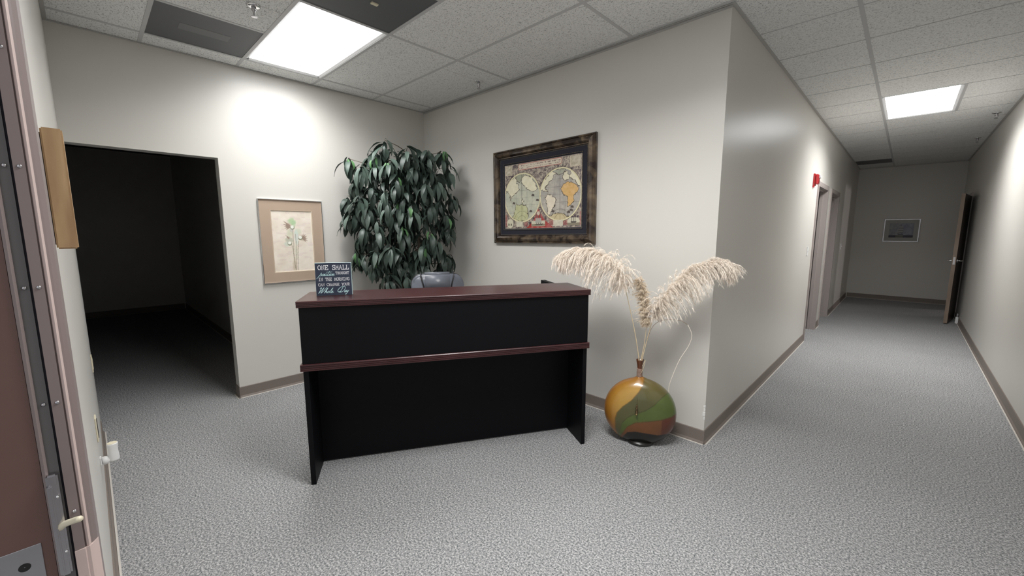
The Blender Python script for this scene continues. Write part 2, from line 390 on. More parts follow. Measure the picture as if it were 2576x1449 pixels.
def troffer(cx, cy, sx, sy, watts, label):
    r = empty('ceiling_light', (cx, cy, HC), 0, label, 'light', 'ceiling lights')
    X, Y = sx / 2 - 0.004, sy / 2 - 0.004; f = 0.03
    bmf = BM()
    for a in (-1, 1):
        prism(bmf, [(a * Y, 0.004), (a * Y, 0.03), (a * (Y - f), 0.03), (a * (Y - f), 0.012), (a * (Y - 0.012), 0.003)], 'x', -X, X)
        prism(bmf, [(a * X, 0.004), (a * X, 0.03), (a * (X - f), 0.03), (a * (X - f), 0.012), (a * (X - 0.012), 0.003)], 'y', -Y + f, Y - f)
    obj('frame', bmf, M['white'], r)
    obj('diffuser', B(-X + f, X - f, -Y + f, Y - f, 0.012, 0.018), M['glow'], r)
    ld = bpy.data.lights.new('lamp', 'AREA'); ld.shape = 'RECTANGLE'; ld.size = 2 * (X - f); ld.size_y = 2 * (Y - f)
    ld.energy = watts; ld.color = (1.0, 0.995, 0.98); ld.spread = SPREAD
    lo = bpy.data.objects.new('lamp', ld); COL.objects.link(lo); lo.parent = r; lo.location = (0, 0, 0.0105)
    return r
troffer(A0 + TW / 2, (k_light0[0] + k_light0[1]) / 2, TW, T2, LAMP_W, 'glowing white rectangular ceiling light above the reception, upper left')
troffer(C0 + TW / 2, (k_light0[0] + k_light0[1]) / 2, TW, T2, LAMP2_W, 'ceiling light nearest the entrance, in the row of the left light')
troffer(D0 + T2 / 2, (hall_l[0] + hall_l[1]) / 2, T2, TW, HALL_W, 'glowing white ceiling light over the hallway at right')

def sprinkler(x, y, label, s=1.0):
    r = empty('sprinkler_head', (x, y, HC + 0.003), 0, label, 'sprinkler', 'fire sprinklers')
    obj('escutcheon', lathe(BM(), [(0.040 * s, 0.0), (0.040 * s, -0.004), (0.030 * s, -0.010), (0.016 * s, -0.012)], 24), M['chrome'], r, True)
    obj('body', lathe(BM(), [(0.014 * s, -0.011), (0.014 * s, -0.028), (0.009 * s, -0.032), (0.005 * s, -0.05), (0.004 * s, -0.062)], 12), M['steel'], r, True)
    b2 = BM()
    for a in (-1, 1): tube(b2, [(a * 0.012 * s, 0, -0.028), (a * 0.017 * s, 0, -0.042), (a * 0.004 * s, 0, -0.062)], 0.0022 * s, 6)
    obj('frame_arm', b2, M['steel'], r, True)
    b3 = lathe(BM(), [(0.004 * s, -0.062), (0.017 * s, -0.064), (0.017 * s, -0.067), (0.004 * s, -0.068)], 16); obj('deflector', b3, M['steel'], r)
    return r
sprinkler(1.180, -2.034, 'chrome sprinkler head left of the big light, at the top edge')
sprinkler(1.220, -0.219, 'chrome sprinkler head in the ceiling above the desk, near the map wall')
sprinkler(4.845, 4.66, 'chrome sprinkler head beside the hallway light, by the right wall')
sprinkler(4.84, 6.45, 'dim sprinkler head in the hallway ceiling beyond the light')

# ---- baseboards
def baseboard(name, x0, x1, y0, y1, nx, ny, label):
    """line from (x0,y0) to (x1,y1) on a wall, normal (nx,ny)"""
    t, h = 0.006, 0.100
    d = Vector((x1 - x0, y1 - y0, 0)); n = Vector((nx, ny, 0)); p0 = Vector((x0, y0, 0)); p1 = Vector((x1, y1, 0))
    bm = BM()
    prof = [(0, 0.0), (0, h), (t * 0.6, h), (t, h - 0.004), (t, 0.02), (t + 0.008, 0.004), (t + 0.008, 0)]
    r0 = [bm.verts.new(p0 + n * a + Vector((0, 0, z))) for a, z in prof]; r1 = [bm.verts.new(p1 + n * a + Vector((0, 0, z))) for a, z in prof]
    bm.faces.new(r0); bm.faces.new(r1[::-1])
    for i in range(len(prof)): bm.faces.new((r0[i], r1[i], r1[(i + 1) % len(prof)], r0[(i + 1) % len(prof)]))
    o = obj(name, bm, M['base']); tag(o, label, 'baseboard', kind='structure')
    bm = BM(); q = [(t + 0.008, 0), (t + 0.009, 0.004), (t + 0.015, 0.003), (t + 0.017, 0)]
    r0 = [bm.verts.new(p0 + n * a + Vector((0, 0, z))) for a, z in q]; r1 = [bm.verts.new(p1 + n * a + Vector((0, 0, z))) for a, z in q]
    bm.faces.new(r0); bm.faces.new(r1[::-1])
    for i in range(len(q)): bm.faces.new((r0[i], r1[i], r1[(i + 1) % len(q)], r0[(i + 1) % len(q)]))
    obj('caulk_line', bm, M['bead'], o)
    return o
baseboard('baseboard_left', 0, 0, DY0, -0.006, 1, 0, 'taupe vinyl baseboard left of the desk under the flower picture')
baseboard('baseboard_back', 0, XL + 0.006, 0, 0, 0, -1, 'taupe vinyl baseboard behind the desk and the vase')
baseboard('baseboard_hall', XL, XL, 0, O1a - 0.05, 1, 0, 'taupe vinyl baseboard along the hallway wall, from the outer corner')
baseboard('baseboard_hall_end', XL, XL, O2b + 0.06, YF - 0.02, 1, 0, 'taupe baseboard beyond the second hallway opening')
baseboard('baseboard_hall_middle', XL, XL, O1b + 0.06, O2a - 0.06, 1, 0, 'short taupe baseboard between the two hallway openings')
baseboard('baseboard_right', XR, XR, YW, R1a - 0.06, -1, 0, 'taupe vinyl baseboard along the right hallway wall')
baseboard('baseboard_far', XL + 0.02, XR - 0.02, YF, YF, 0, -1, 'taupe baseboard at the hallway end wall')
baseboard('baseboard_front', 0.02, JX - 0.09, YW, YW, 0, 1, 'taupe baseboard on the wall beside the entrance frame')
baseboard('baseboard_jamb', -WT, 0.014, DY0, DY0, 0, -1, 'taupe baseboard return inside the dark doorway')
baseboard('baseboard_side_room', -5.9, -WT, -1.64, -1.64, 0, -1, 'baseboard in the unlit room beyond the doorway')
baseboard('baseboard_side_room_far', -5.93, -5.93, -5.98, -1.66, 1, 0, 'baseboard on the far wall of the unlit room')

# ---- hallway door frames
def door_frame(n, ya, yb, x, label, depth=WT, side=1, m='hallframe', h=2.10):
    """steel frame lining an opening in a wall whose visible face is at x, room on the +side*x side"""
    r = empty('door_%d' % n, (x, (ya + yb) / 2, 0), 0, label, 'door frame'); r['kind'] = 'structure'
    W2 = (yb - ya) / 2; fw, pr = 0.05, 0.014
    for s in (-1, 1):
        o_, i_ = s * (W2 + fw), s * (W2 - 0.004)
        prof = [(side * pr, o_), (side * 0.0, o_), (-side * 0.0, s * W2), (-side * depth, s * W2), (-side * depth, i_ - s * 0.0),
                (-side * depth, s * (W2 - 0.008)), (-side * 0.085, s * (W2 - 0.008)), (-side * 0.085, s * (W2 - 0.024)), (-side * 0.045, s * (W2 - 0.024)), (-side * 0.045, s * (W2 - 0.008)), (side * pr, s * (W2 - 0.008))]
        prof = [prof[i] for i in (0, 1, 2, 3, 5, 6, 7, 8, 9, 10)]
        obj('jamb', prism(BM(), prof, 'z', 0.0, h), M[m], r)
    b = BM(); box(b, min(side * pr, -side * depth), max(side * pr, -side * depth), -W2 + 0.008, W2 - 0.008, h - 0.012, h - 0.002)
    box(b, 0, side * pr, -W2 - fw, W2 + fw, h, h + fw); box(b, -side * 0.085, -side * 0.045, -W2 + 0.024, W2 - 0.024, h - 0.028, h - 0.012)
    obj('header', b, M[m], r)
    return r
door_frame(1, O1a, O1b, XL, 'taupe steel frame of the nearer hallway opening, under the red alarm')
door_frame(2, O2a, O2b, XL, 'taupe steel frame of the farther hallway opening')
door_frame(3, R1a, R1b, XR, 'taupe frame of the doorway behind the open door at the hall end', side=-1)

# open wooden door at the hall end: latch edge (4.80,6.69), hinge (4.955,7.56)
hx, hy, lx, ly = 4.935, 7.565, 4.800, 6.70
ang = math.atan2(ly - hy, lx - hx); DWd = math.hypot(lx - hx, ly - hy)
dr = empty('open_door', (hx, hy, 0), ang, 'dark wooden door standing open against the right wall at the hall end', 'door')
obj('leaf', B(0.0, DWd - 0.004, -0.021, 0.021, 0.012, 2.085, bev=0.001), M['doordark'], dr)
obj('edge_band', B(DWd - 0.004, DWd, -0.0225, 0.0225, 0.012, 2.085, bev=0.001), M['doorwood'], dr)
hb = BM()
for s in (-1, 1):
    lathe_c = (DWd - 0.065, s * 0.027, 1.03)
    tube(hb, [(DWd - 0.065, s * 0.021, 1.03), (DWd - 0.065, s * 0.033, 1.03)], 0.028, 14)
    tube(hb, [(DWd - 0.065, s * 0.03, 1.03), (DWd - 0.065, s * 0.075, 1.03), (DWd - 0.085, s * 0.080, 1.03), (DWd - 0.17, s * 0.078, 1.03)], 0.009, 10)
obj('door_handle', hb, M['chrome'], dr, True)
obj('latch_plate', B(DWd, DWd + 0.0015, -0.012, 0.012, 0.97, 1.09), M['steel'], dr)
for z in (0.25, 1.05, 1.85): obj('hinge', tube(BM(), [(-0.006, -0.022, z - 0.05), (-0.006, -0.022, z + 0.05)], 0.007, 8), M['steel'], dr, True)
st = empty('door_stop', (4.935, 6.88, 0), 0, 'small white block on the floor behind the open door', 'door stop')
obj('body', B(-0.016, 0.016, -0.03, 0.03, 0.002, 0.11, bev=0.004, seg=2), M['white'], st)
obj('pad', B(-0.012, 0.012, -0.024, 0.024, 0.11, 0.17, bev=0.004), M['steel'], st)

# unseen light added in the end room; throws a band on the hall floor
ld = bpy.data.lights.new('lamp', 'AREA'); ld.shape = 'RECTANGLE'; ld.size = 0.35; ld.size_y = 0.5; ld.energy = 75.0; ld.color = (1.0, 0.90, 0.87)
er = empty('end_room_light', (9.86, 9.3, 1.25), 0, 'added light source deep in the unseen part of the room behind the open door', 'lamp')
lo = bpy.data.objects.new('lamp', ld); COL.objects.link(lo); lo.parent = er; lo.location = (-0.06, 0, 0)
lo.rotation_euler = (0, math.radians(82), math.radians(17))
obj('housing', B(-0.03, 0.04, -0.24, 0.24, -0.32, 0.32, bev=0.005), M['white'], er)  # box made up to hold the added light

# ------------------------------------------------------------------ entrance frame (far left foreground)
# the jamb faces +x; its cross section is built in plan (x, y) and extruded up
ef = empty('door_4', (JX, YW, 0), 0, 'taupe steel entrance door frame with screwed seals, closest to the viewer at left', 'door frame'); ef['kind'] = 'structure'
FH = 2.40
def ex(prof, z0, z1, m, name, parent=ef): return obj(name, prism(BM(), prof, 'z', z0, z1), M[m], parent)
ex([(-0.055, 0.012), (-0.055, 0.0), (0.0, 0.0), (0.0, -0.15), (0.055, -0.15), (0.055, -0.0), (0.050, 0.006), (0.040, 0.012)], 0, FH, 'framepaint', 'jamb')
# rounded room side ridge and strip carrying the first row of screws
ex([(0.055, 0.002), (0.0575, 0.003), (0.0600, 0.000), (0.0575, -0.0035), (0.055, -0.004)], 0, FH, 'framepale', 'seal_lip')
ex([(0.055, -0.005), (0.060, -0.006), (0.062, -0.020), (0.055, -0.0205)], 0, FH, 'framepaint', 'seal_strip')
ex([(0.055, -0.0205), (0.056, -0.0205), (0.056, -0.0235), (0.055, -0.0235)], 0, FH, 'sealdark', 'seal_gap')
ex([(0.055, -0.0235), (0.058, -0.0235), (0.058, -0.038), (0.055, -0.038)], 0, FH, 'seal', 'seal_strip')
ex([(0.055, -0.038), (0.062, -0.0375), (0.066, -0.041), (0.064, -0.045), (0.055, -0.046)], 0, FH, 'framepaint', 'stop_bead')
ex([(0.055, -0.046), (0.060, -0.046), (0.060, -0.150), (0.055, -0.150)], 0, FH, 'framebrown', 'rabbet')
def screw(x, y, z, name='screw', parent=ef):
    b = BM(); tube(b, [(x - 0.001, y, z), (x + 0.0012, y, z), (x + 0.0022, y, z)], [0.0034, 0.0034, 0.0018], 10)
    return obj(name, b, M['steel'], parent, True)
# pale pink overlay on the lower seal and jamb edge, ending square on top
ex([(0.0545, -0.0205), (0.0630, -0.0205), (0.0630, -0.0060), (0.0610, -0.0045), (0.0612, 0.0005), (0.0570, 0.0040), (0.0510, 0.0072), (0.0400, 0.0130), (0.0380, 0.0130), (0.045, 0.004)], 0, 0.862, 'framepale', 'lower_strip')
screw(0.0630, -0.0125, 0.80)
obj('header', B(0.055, 1.93, -0.15, 0.012, FH, FH + 0.05), M['framepaint'], ef)
obj('jamb', B(1.875, 1.93, -0.15, 0.012, 0, FH), M['framepaint'], ef)
DD = CAM[0] - JX - 0.06
for z in (2.24, 2.02, 1.80, 1.604, 1.39, 1.17, 0.945):
    screw(0.0612, -0.0125, z - 0.0)
for z in (1.604, 1.39, 1.17):
    screw(0.0585, -0.0300, z)
# strike plate low on the rabbet and latch housing with its lever
sp = obj('strike_plate', B(0.060, 0.0615, -0.135, -0.060, 0.80, 0.905, bev=0.0005), M['steel'], ef)
obj('bolt_hole', lathe(BM(), [(0.001, 0), (0.008, 0)], 14, (0, 0, 0), caps=False), M['darkslot'], sp, loc=(0.0620, -0.084, 0.868)).rotation_euler = (0, math.pi / 2, 0)
lt = empty('latch', (JX + 0.058, YW - 0.032, 0.93), 0, 'steel latch housing on the entrance frame with a cream lever, bottom left', 'latch')
obj('housing', box(BM(), 0.0, 0.014, -0.010, 0.006, -0.105, 0.105, bev=0.003, seg=2), M['steel'], lt)
obj('cover', box(BM(), 0.012, 0.019, -0.010, -0.003, -0.100, 0.085, bev=0.002, seg=2), M['steel'], lt)
for z in (0.06, -0.055): obj('screw', tube(BM(), [(0.013, 0.002, z), (0.017, 0.002, z)], 0.0022, 8), M['chrome'], lt, True)
obj('lever', tube(BM(), catmull([(0.010, -0.002, -0.006), (0.020, 0.006, 0.004), (0.035, 0.020, 0.012), (0.046, 0.028, 0.017)], 4), [0.006] * 12 + [0.005], 8), M['cream'], lt, True)

# ------------------------------------------------------------------ things on the front wall (seen edge-on at left)
wbk = empty('wood_block', (2.72, YW, 1.585), 0, 'raw pine stick fixed to the pale wall beside the entrance frame', 'block')
obj('stick', B(-0.045, 0.045, 0.006, 0.042, -0.135, 0.145, bev=0.003, seg=2), M['pine'], wbk)
obj('spacer', B(-0.03, 0.03, 0.0, 0.006, -0.125, 0.135), M['darkslot'], wbk)
sw = empty('outlet_plate', (1.47, YW, 0.545), 0, 'cream outlet plate with a dark slot, edge-on above the white plug-in', 'outlet plate')
obj('plate', B(-0.036, 0.036, 0, 0.006, -0.06, 0.06, bev=0.002), M['cream'], sw)
obj('socket', B(-0.020, 0.020, 0.006, 0.008, -0.045, 0.045, bev=0.001), M['darkslot'], sw)
sw = empty('outlet_plate', (0.22, YW, 0.585), 0, 'small cream plate edge-on, higher and farther along the same wall', 'outlet plate')
obj('plate', B(-0.036, 0.036, 0, 0.006, -0.058, 0.058, bev=0.002), M['cream'], sw)
obj('socket', B(-0.018, 0.018, 0.006, 0.008, -0.04, 0.04, bev=0.001), M['cream'], sw)
kn = empty('plug_in', (1.55, YW, 0.392), 0, 'white spool-shaped plug-in fitting sticking out of the wall at lower left', 'plug-in')
obj('mount', B(-0.016, 0.016, 0, 0.006, 0.0, 0.035, bev=0.002), M['white'], kn)
obj('stem', tube(BM(), [(0, 0.006, 0.012), (0, 0.010, 0.012), (0, 0.022, 0.014), (0, 0.032, 0.018)], [0.010, 0.019, 0.020, 0.015], 18), M['white'], kn, True)
obj('spool', lathe(BM(), [(0.0205, 0.004), (0.0215, 0.010), (0.0180, 0.045), (0.0182, 0.065), (0.0205, 0.086), (0.020, 0.090), (0.005, 0.090)], 28, (0, 0.048, 0.0)), M['white'], kn, True)
obj('cap', lathe(BM(), [(0.0185, 0.0), (0.0185, 0.002), (0.004, 0.003)], 20, (0, 0.048, 0.0895)), M['cream'], kn)
obj('slot', lathe(BM(), [(0.014, 0.0), (0.014, -0.003)], 16, (0, 0.048, 0.004)), M['darkslot'], kn)

# fire alarm, switches in the hall
fa = empty('fire_alarm', (XL, 3.49, 2.135), 0, 'red wall-mounted fire alarm strobe above the first hallway opening', 'alarm')
obj('base_plate', B(0.0, 0.018, -0.058, 0.058, -0.075, 0.072, bev=0.004, seg=2), M['red'], fa)
obj('horn', B(0.018, 0.055, -0.048, 0.048, -0.06, 0.062, bev=0.010, seg=3), M['red'], fa)
obj('strobe_lens', B(0.050, 0.072, -0.034, 0.034, 0.012, 0.050, bev=0.006, seg=2), M['lens'], fa)
gb = BM()
for z in (-0.045, -0.034, -0.023, -0.012): box(gb, 0.0545, 0.0565, -0.032, 0.032, z, z + 0.005)
obj('horn_slots', gb, M['darkslot'], fa)
obj('drop_tab', B(0.0, 0.02, -0.058, -0.040, -0.098, -0.075, bev=0.002), M['red'], fa)
def wall_switch(x, y, z, label):
    r = empty('light_switch', (x, y, z), 0, label, 'light switch')
    obj('plate', B(0, 0.006, -0.035, 0.035, -0.058, 0.058, bev=0.002, seg=2), M['white'], r)
    obj('toggle', B(0.006, 0.015, -0.005, 0.005, -0.002, 0.014, bev=0.001), M['white'], r)
wall_switch(XL, 3.51, 1.245, 'white light switch on the hallway wall below the fire alarm')
wall_switch(XL, 7.21, 1.21, 'white light switch on the dark hallway wall past both openings')

# ------------------------------------------------------------------ reception desk
DA = math.atan2(0.861, 0.508)
dk = empty('reception_desk', (1.811, -2.108, 0), DA, 'long reception desk with black panels and dark cherry counter tops', 'desk')
# local axes: x along the front, y towards the room corner (behind)
DL = 1.771
def grooved(y0, z0, z1, grooves=3, d=0.004):
    """profile (y,z) with horizontal grooves on the front edge; front at y0, back at y given later"""
    pts = [(y0 + 0.003, z0)]
    h = (z1 - z0)
    pts.append((y0, z0 + 0.003))
    for k in range(grooves):
        c = z0 + h * (k + 1) / (grooves + 1)
        pts += [(y0, c - 0.0022), (y0 + d, c - 0.0012), (y0 + d, c + 0.0012), (y0, c + 0.0022)]
    pts += [(y0, z1 - 0.003), (y0 + 0.003, z1)]
    return pts
obj('counter_top', prism(BM(), grooved(-0.012, 1.070, 1.107) + [(0.385, 1.107), (0.385, 1.070)], 'x', -0.012, DL + 0.013), M['cherry'], dk)
obj('upper_panel', B(-0.002, DL + 0.003, 0.000, 0.018, 0.742, 1.070, bev=0.001), M['black'], dk)
obj('desk_top', prism(BM(), grooved(-0.014, 0.702, 0.742) + [(0.50, 0.742), (0.50, 0.702)], 'x', -0.012, DL + 0.012), M['cherry'], dk)
for x in (0, DL - 0.028): obj('side_panel', B(x, x + 0.028, 0.0, 0.48, 0.0, 0.702, bev=0.001), M['black'], dk)
obj('modesty_panel', B(0.028, DL - 0.028, 0.250, 0.268, 0.008, 0.702), M['black'], dk)
for x in (0.0, DL - 0.028): obj('upper_side_panel', B(x, x + 0.028, 0.018, 0.36, 0.742, 1.070), M['black'], dk)
obj('end_panel', B(1.655, 1.692, 0.3855, 0.625, 0.742, 1.104, bev=0.001), M['black'], dk)
obj('shelf', B(0.028, DL - 0.028, 0.03, 0.34, 0.90, 0.918), M['black'], dk)
for x in (0.04, DL - 0.058): obj('cam_fitting', tube(BM(), [(x + 0.01, 0.24, 0.69), (x + 0.01, 0.249, 0.69)], 0.006, 10), M['steel'], dk)

# sign on the counter
GL = {  # glyph strokes in a 0.7 x 1 box; each polyline; serif marks at listed ends ('h' horizontal bar centred at point)
 'A': ([[(0.05, 0), (0.35, 1), (0.65, 0)], [(0.16, 0.36), (0.54, 0.36)]], [(0.07, 0), (0.63, 0)]),
 'C': ([[(0.66, 0.80), (0.52, 0.97), (0.30, 1.0), (0.10, 0.80), (0.05, 0.5), (0.10, 0.2), (0.30, 0.0), (0.54, 0.03), (0.66, 0.18)], [(0.66, 1.0), (0.66, 0.72)]], []),
 'E': ([[(0.14, 0), (0.14, 1)], [(0.02, 1), (0.62, 1), (0.62, 0.78)], [(0.14, 0.52), (0.45, 0.52)], [(0.45, 0.62), (0.45, 0.40)], [(0.02, 0), (0.64, 0), (0.64, 0.24)]], []),
 'G': ([[(0.64, 0.80), (0.50, 0.97), (0.30, 1.0), (0.10, 0.80), (0.05, 0.5), (0.10, 0.2), (0.30, 0.0), (0.52, 0.04), (0.62, 0.16), (0.62, 0.42)], [(0.40, 0.43), (0.70, 0.43)]], []),
 'H': ([[(0.13, 0), (0.13, 1)], [(0.57, 0), (0.57, 1)], [(0.13, 0.5), (0.57, 0.5)]], [(0.13, 0), (0.13, 1), (0.57, 0), (0.57, 1)]),
 'I': ([[(0.35, 0), (0.35, 1)], [(0.12, 1), (0.58, 1)], [(0.12, 0), (0.58, 0)]], []),
 'L': ([[(0.20, 0), (0.20, 1)], [(0.04, 0), (0.64, 0), (0.64, 0.30)]], [(0.20, 1)]),
 'M': ([[(0.10, 0), (0.10, 1), (0.35, 0.35), (0.60, 1), (0.60, 0)]], [(0.10, 0), (0.60, 0)]),
 'N': ([[(0.13, 0), (0.13, 1), (0.57, 0.02), (0.57, 1)]], [(0.13, 0), (0.57, 1)]),
 'O': ([[(0.35, 1.0), (0.14, 0.86), (0.05, 0.5), (0.14, 0.14), (0.35, 0.0), (0.56, 0.14), (0.65, 0.5), (0.56, 0.86), (0.35, 1.0)]], []),
 'R': ([[(0.13, 0), (0.13, 1)], [(0.02, 1), (0.45, 1), (0.60, 0.86), (0.60, 0.64), (0.45, 0.50), (0.13, 0.50)], [(0.38, 0.50), (0.60, 0.0), (0.70, 0.0)]], [(0.13, 0)]),
 'S': ([[(0.60, 0.82), (0.48, 0.97), (0.25, 1.0), (0.08, 0.86), (0.10, 0.64), (0.35, 0.53), (0.60, 0.40), (0.64, 0.17), (0.48, 0.02), (0.22, 0.02), (0.08, 0.18)], [(0.60, 1.0), (0.60, 0.74)], [(0.08, 0.0), (0.08, 0.26)]], []),
 'T': ([[(0.35, 0), (0.35, 1)], [(0.04, 0.76), (0.04, 1), (0.66, 1), (0.66, 0.76)]], [(0.35, 0)]),
 'U': ([[(0.13, 1), (0.13, 0.25), (0.24, 0.04), (0.35, 0.0), (0.46, 0.04), (0.57, 0.25), (0.57, 1)]], [(0.13, 1), (0.57, 1)]),
 'Y': ([[(0.08, 1), (0.35, 0.48), (0.62, 1)], [(0.35, 0.48), (0.35, 0)]], [(0.35, 0), (0.09, 1), (0.61, 1)]),
}
def stroke(bm, pts, w, T):
    """flat ribbon along 2D points, mapped to 3D by T(x,z)"""
    pts = [np.array(p, float) for p in pts]
    if len(pts) < 2: return
    L, Rr = [], []
    for i, p in enumerate(pts):
        if i == 0: d = pts[1] - p
        elif i == len(pts) - 1: d = p - pts[i - 1]
        else:
            a = p - pts[i - 1]; b_ = pts[i + 1] - p
            d = a / (np.linalg.norm(a) + 1e-9) + b_ / (np.linalg.norm(b_) + 1e-9)
        d = d / (np.linalg.norm(d) + 1e-9); n = np.array([-d[1], d[0]])
        if i in (0, len(pts) - 1): p = p + d * w * 0.4 * (-1 if i == 0 else 1)
        k = 1.0
        if 0 < i < len(pts) - 1:
            a = (pts[i] - pts[i - 1]); a = a / (np.linalg.norm(a) + 1e-9); k = min(2.2, 1 / max(0.35, abs(a @ d)))
        L.append(bm.verts.new(T(*(p + n * w / 2 * k)))); Rr.append(bm.verts.new(T(*(p - n * w / 2 * k))))
    for i in range(len(pts) - 1):
        bm.faces.new((L[i], L[i + 1], Rr[i + 1], Rr[i]))
def slab_line(text, u0, u1, v0, v1, adv=None):
    """slab serif capitals filling u0..u1 with cap height v0(top)..v1(bottom), sign coordinates 0..1"""
    bm = BM(); n = len(text); cw = (u1 - u0) / n; h = v1 - v0; w = 0.108 * h
    for i, ch in enumerate(text):
        if ch == ' ': continue
        st_, se = GL[ch]; ox = u0 + i * cw + cw * 0.04; sx = cw * 0.92 / 0.70
        f = lambda p: (ox + p[0] * sx, v1 - p[1] * h)
        for s in st_: stroke(bm, [f(p) for p in (catmull(s, 3) if ch in 'OCGSU' and len(s) > 4 else s)], w * 1.15, ST)
        for p in se:
            q = f(p); stroke(bm, [(q[0] - cw * 0.15, q[1]), (q[0] + cw * 0.15, q[1])], w * 0.8, ST)
    return bm
def script(strokes, u0, v1, s, shear=0.32, w=0.010):
    bm = BM()
    for st_ in strokes:
        c = catmull(st_, 5)
        stroke(bm, [(u0 + (x + y * shear) * s, v1 - y * s) for x, y in c], w, ST)
    return bm
SW, SH, SD = 0.204, 0.198, 0.028
sg = empty('desk_sign', (0, 0, 0), 0, 'small navy block sign reading ONE SMALL positive THOUGHT, standing on the counter', 'sign')
sg.rotation_euler = (0, 0, DA)
base = Matrix.Translation((1.811, -2.108, 0)) @ Matrix.Rotation(DA, 4, 'Z') @ Vector((0.062, 0.185, 1.1075))
sg.location = base
def ST(u, v): return (u * SW, -0.0008, SH * (1 - v))
obj('block', B(0, SW, 0, SD, 0, SH, bev=0.0012), M['aqua'], sg)
fc = obj('face', B(0.001, SW - 0.001, -0.0004, 0.001, 0.001, SH - 0.001), M['navy'], sg)
for txt, u0, u1, v0, v1 in (('ONE', 0.075, 0.37, 0.075, 0.205), ('SMALL', 0.47, 0.94, 0.075, 0.205), ('THOUGHT', 0.555, 0.935, 0.275, 0.355),
                            ('IN THE MORNING', 0.08, 0.94, 0.455, 0.545), ('CAN CHANGE YOUR', 0.065, 0.94, 0.625, 0.705)):
    obj('lettering', slab_line(txt, u0, u1, v0, v1), M['letter'], sg)
P_POS = [  # 'positive', x-height 1
 [(-0.5, -1.3), (0.1, 0.2), (0.45, 1.5)], [(0.15, 0.2), (0.35, 0.9), (0.75, 0.95), (0.85, 0.45), (0.55, 0.02), (0.2, 0.15), (0.6, 0.0), (1.1, 0.3)],
 [(1.55, 0.95), (1.2, 0.7), (1.25, 0.1), (1.6, 0.05), (1.85, 0.5), (1.6, 0.95), (1.75, 0.75), (2.1, 0.85)],
 [(2.0, 0.2), (2.3, 1.05), (2.35, 0.5), (2.3, 0.05), (2.0, 0.05)], [(2.3, 0.05), (2.75, 0.3), (2.95, 0.95), (2.85, 0.2), (3.1, 0.05), (3.5, 0.6)],
 [(3.5, 0.6), (3.75, 2.3), (3.5, 0.5), (3.65, 0.05), (4.1, 0.35)], [(2.5, 1.75), (3.3, 1.85), (4.1, 1.75), (4.9, 1.9)],
 [(4.1, 0.35), (4.35, 0.95), (4.25, 0.2), (4.45, 0.05), (4.8, 0.5)], [(2.95, 1.25), (2.98, 1.35)], [(4.42, 1.25), (4.45, 1.35)],
 [(4.8, 0.5), (4.95, 0.95), (4.95, 0.1), (5.3, 0.2), (5.5, 0.8), (5.35, 0.95), (5.6, 0.8)],
 [(5.75, 0.45), (6.2, 0.65), (6.15, 0.95), (5.8, 0.8), (5.75, 0.25), (6.05, 0.0), (6.6, 0.35)]]
obj('lettering', script(P_POS, 0.105, 0.395, 0.063, 0.45, 0.010), M['letteraqua'], sg)
P_W = [[(-0.1, 2.1), (0.2, 2.5), (0.45, 2.3), (0.25, 1.0), (0.05, 0.0), (0.7, 1.0), (1.35, 2.5), (1.2, 1.2), (1.0, 0.0), (1.7, 1.0), (2.4, 2.4), (2.55, 2.5)],
 [(2.3, 0.0), (2.5, 1.0), (2.95, 2.3), (3.0, 1.9), (2.6, 0.8), (2.35, 0.0), (2.75, 0.75), (3.05, 0.9), (3.0, 0.4), (3.1, 0.05), (3.45, 0.3)],
 [(3.85, 0.9), (3.5, 0.6), (3.55, 0.1), (3.9, 0.1), (4.05, 0.6), (3.85, 0.9), (4.3, 0.75)],
 [(4.3, 0.3), (4.9, 1.5), (5.05, 2.25), (4.75, 1.7), (4.5, 0.5), (4.65, 0.0), (5.1, 0.35)],
 [(5.1, 0.4), (5.55, 0.6), (5.5, 0.92), (5.15, 0.75), (5.1, 0.2), (5.4, 0.0), (6.0, 0.35)]]
obj('lettering', script(P_W, 0.060, 0.925, 0.068, 0.40, 0.012), M['letteraqua'], sg)
P_D = [[(0.95, 2.5), (0.75, 1.2), (0.4, 0.25), (0.0, 0.1)], [(1.0, 0.15), (0.3, 0.3), (-0.45, 0.35), (-0.7, 1.1), (-0.3, 2.1), (0.7, 2.75), (1.7, 2.6), (2.1, 1.8), (1.9, 0.8), (1.1, 0.15), (0.3, 0.05)],
 [(2.85, 0.85), (2.4, 0.7), (2.35, 0.1), (2.7, 0.15), (3.0, 0.9), (2.85, 0.15), (3.2, 0.2)],
 [(3.3, 0.9), (3.3, 0.2), (3.6, 0.15), (3.95, 0.9), (3.5, -0.7), (3.2, -1.0), (3.1, -0.7)]]
obj('lettering', script(P_D, 0.62, 0.915, 0.066, 0.40, 0.012), M['letteraqua'], sg)

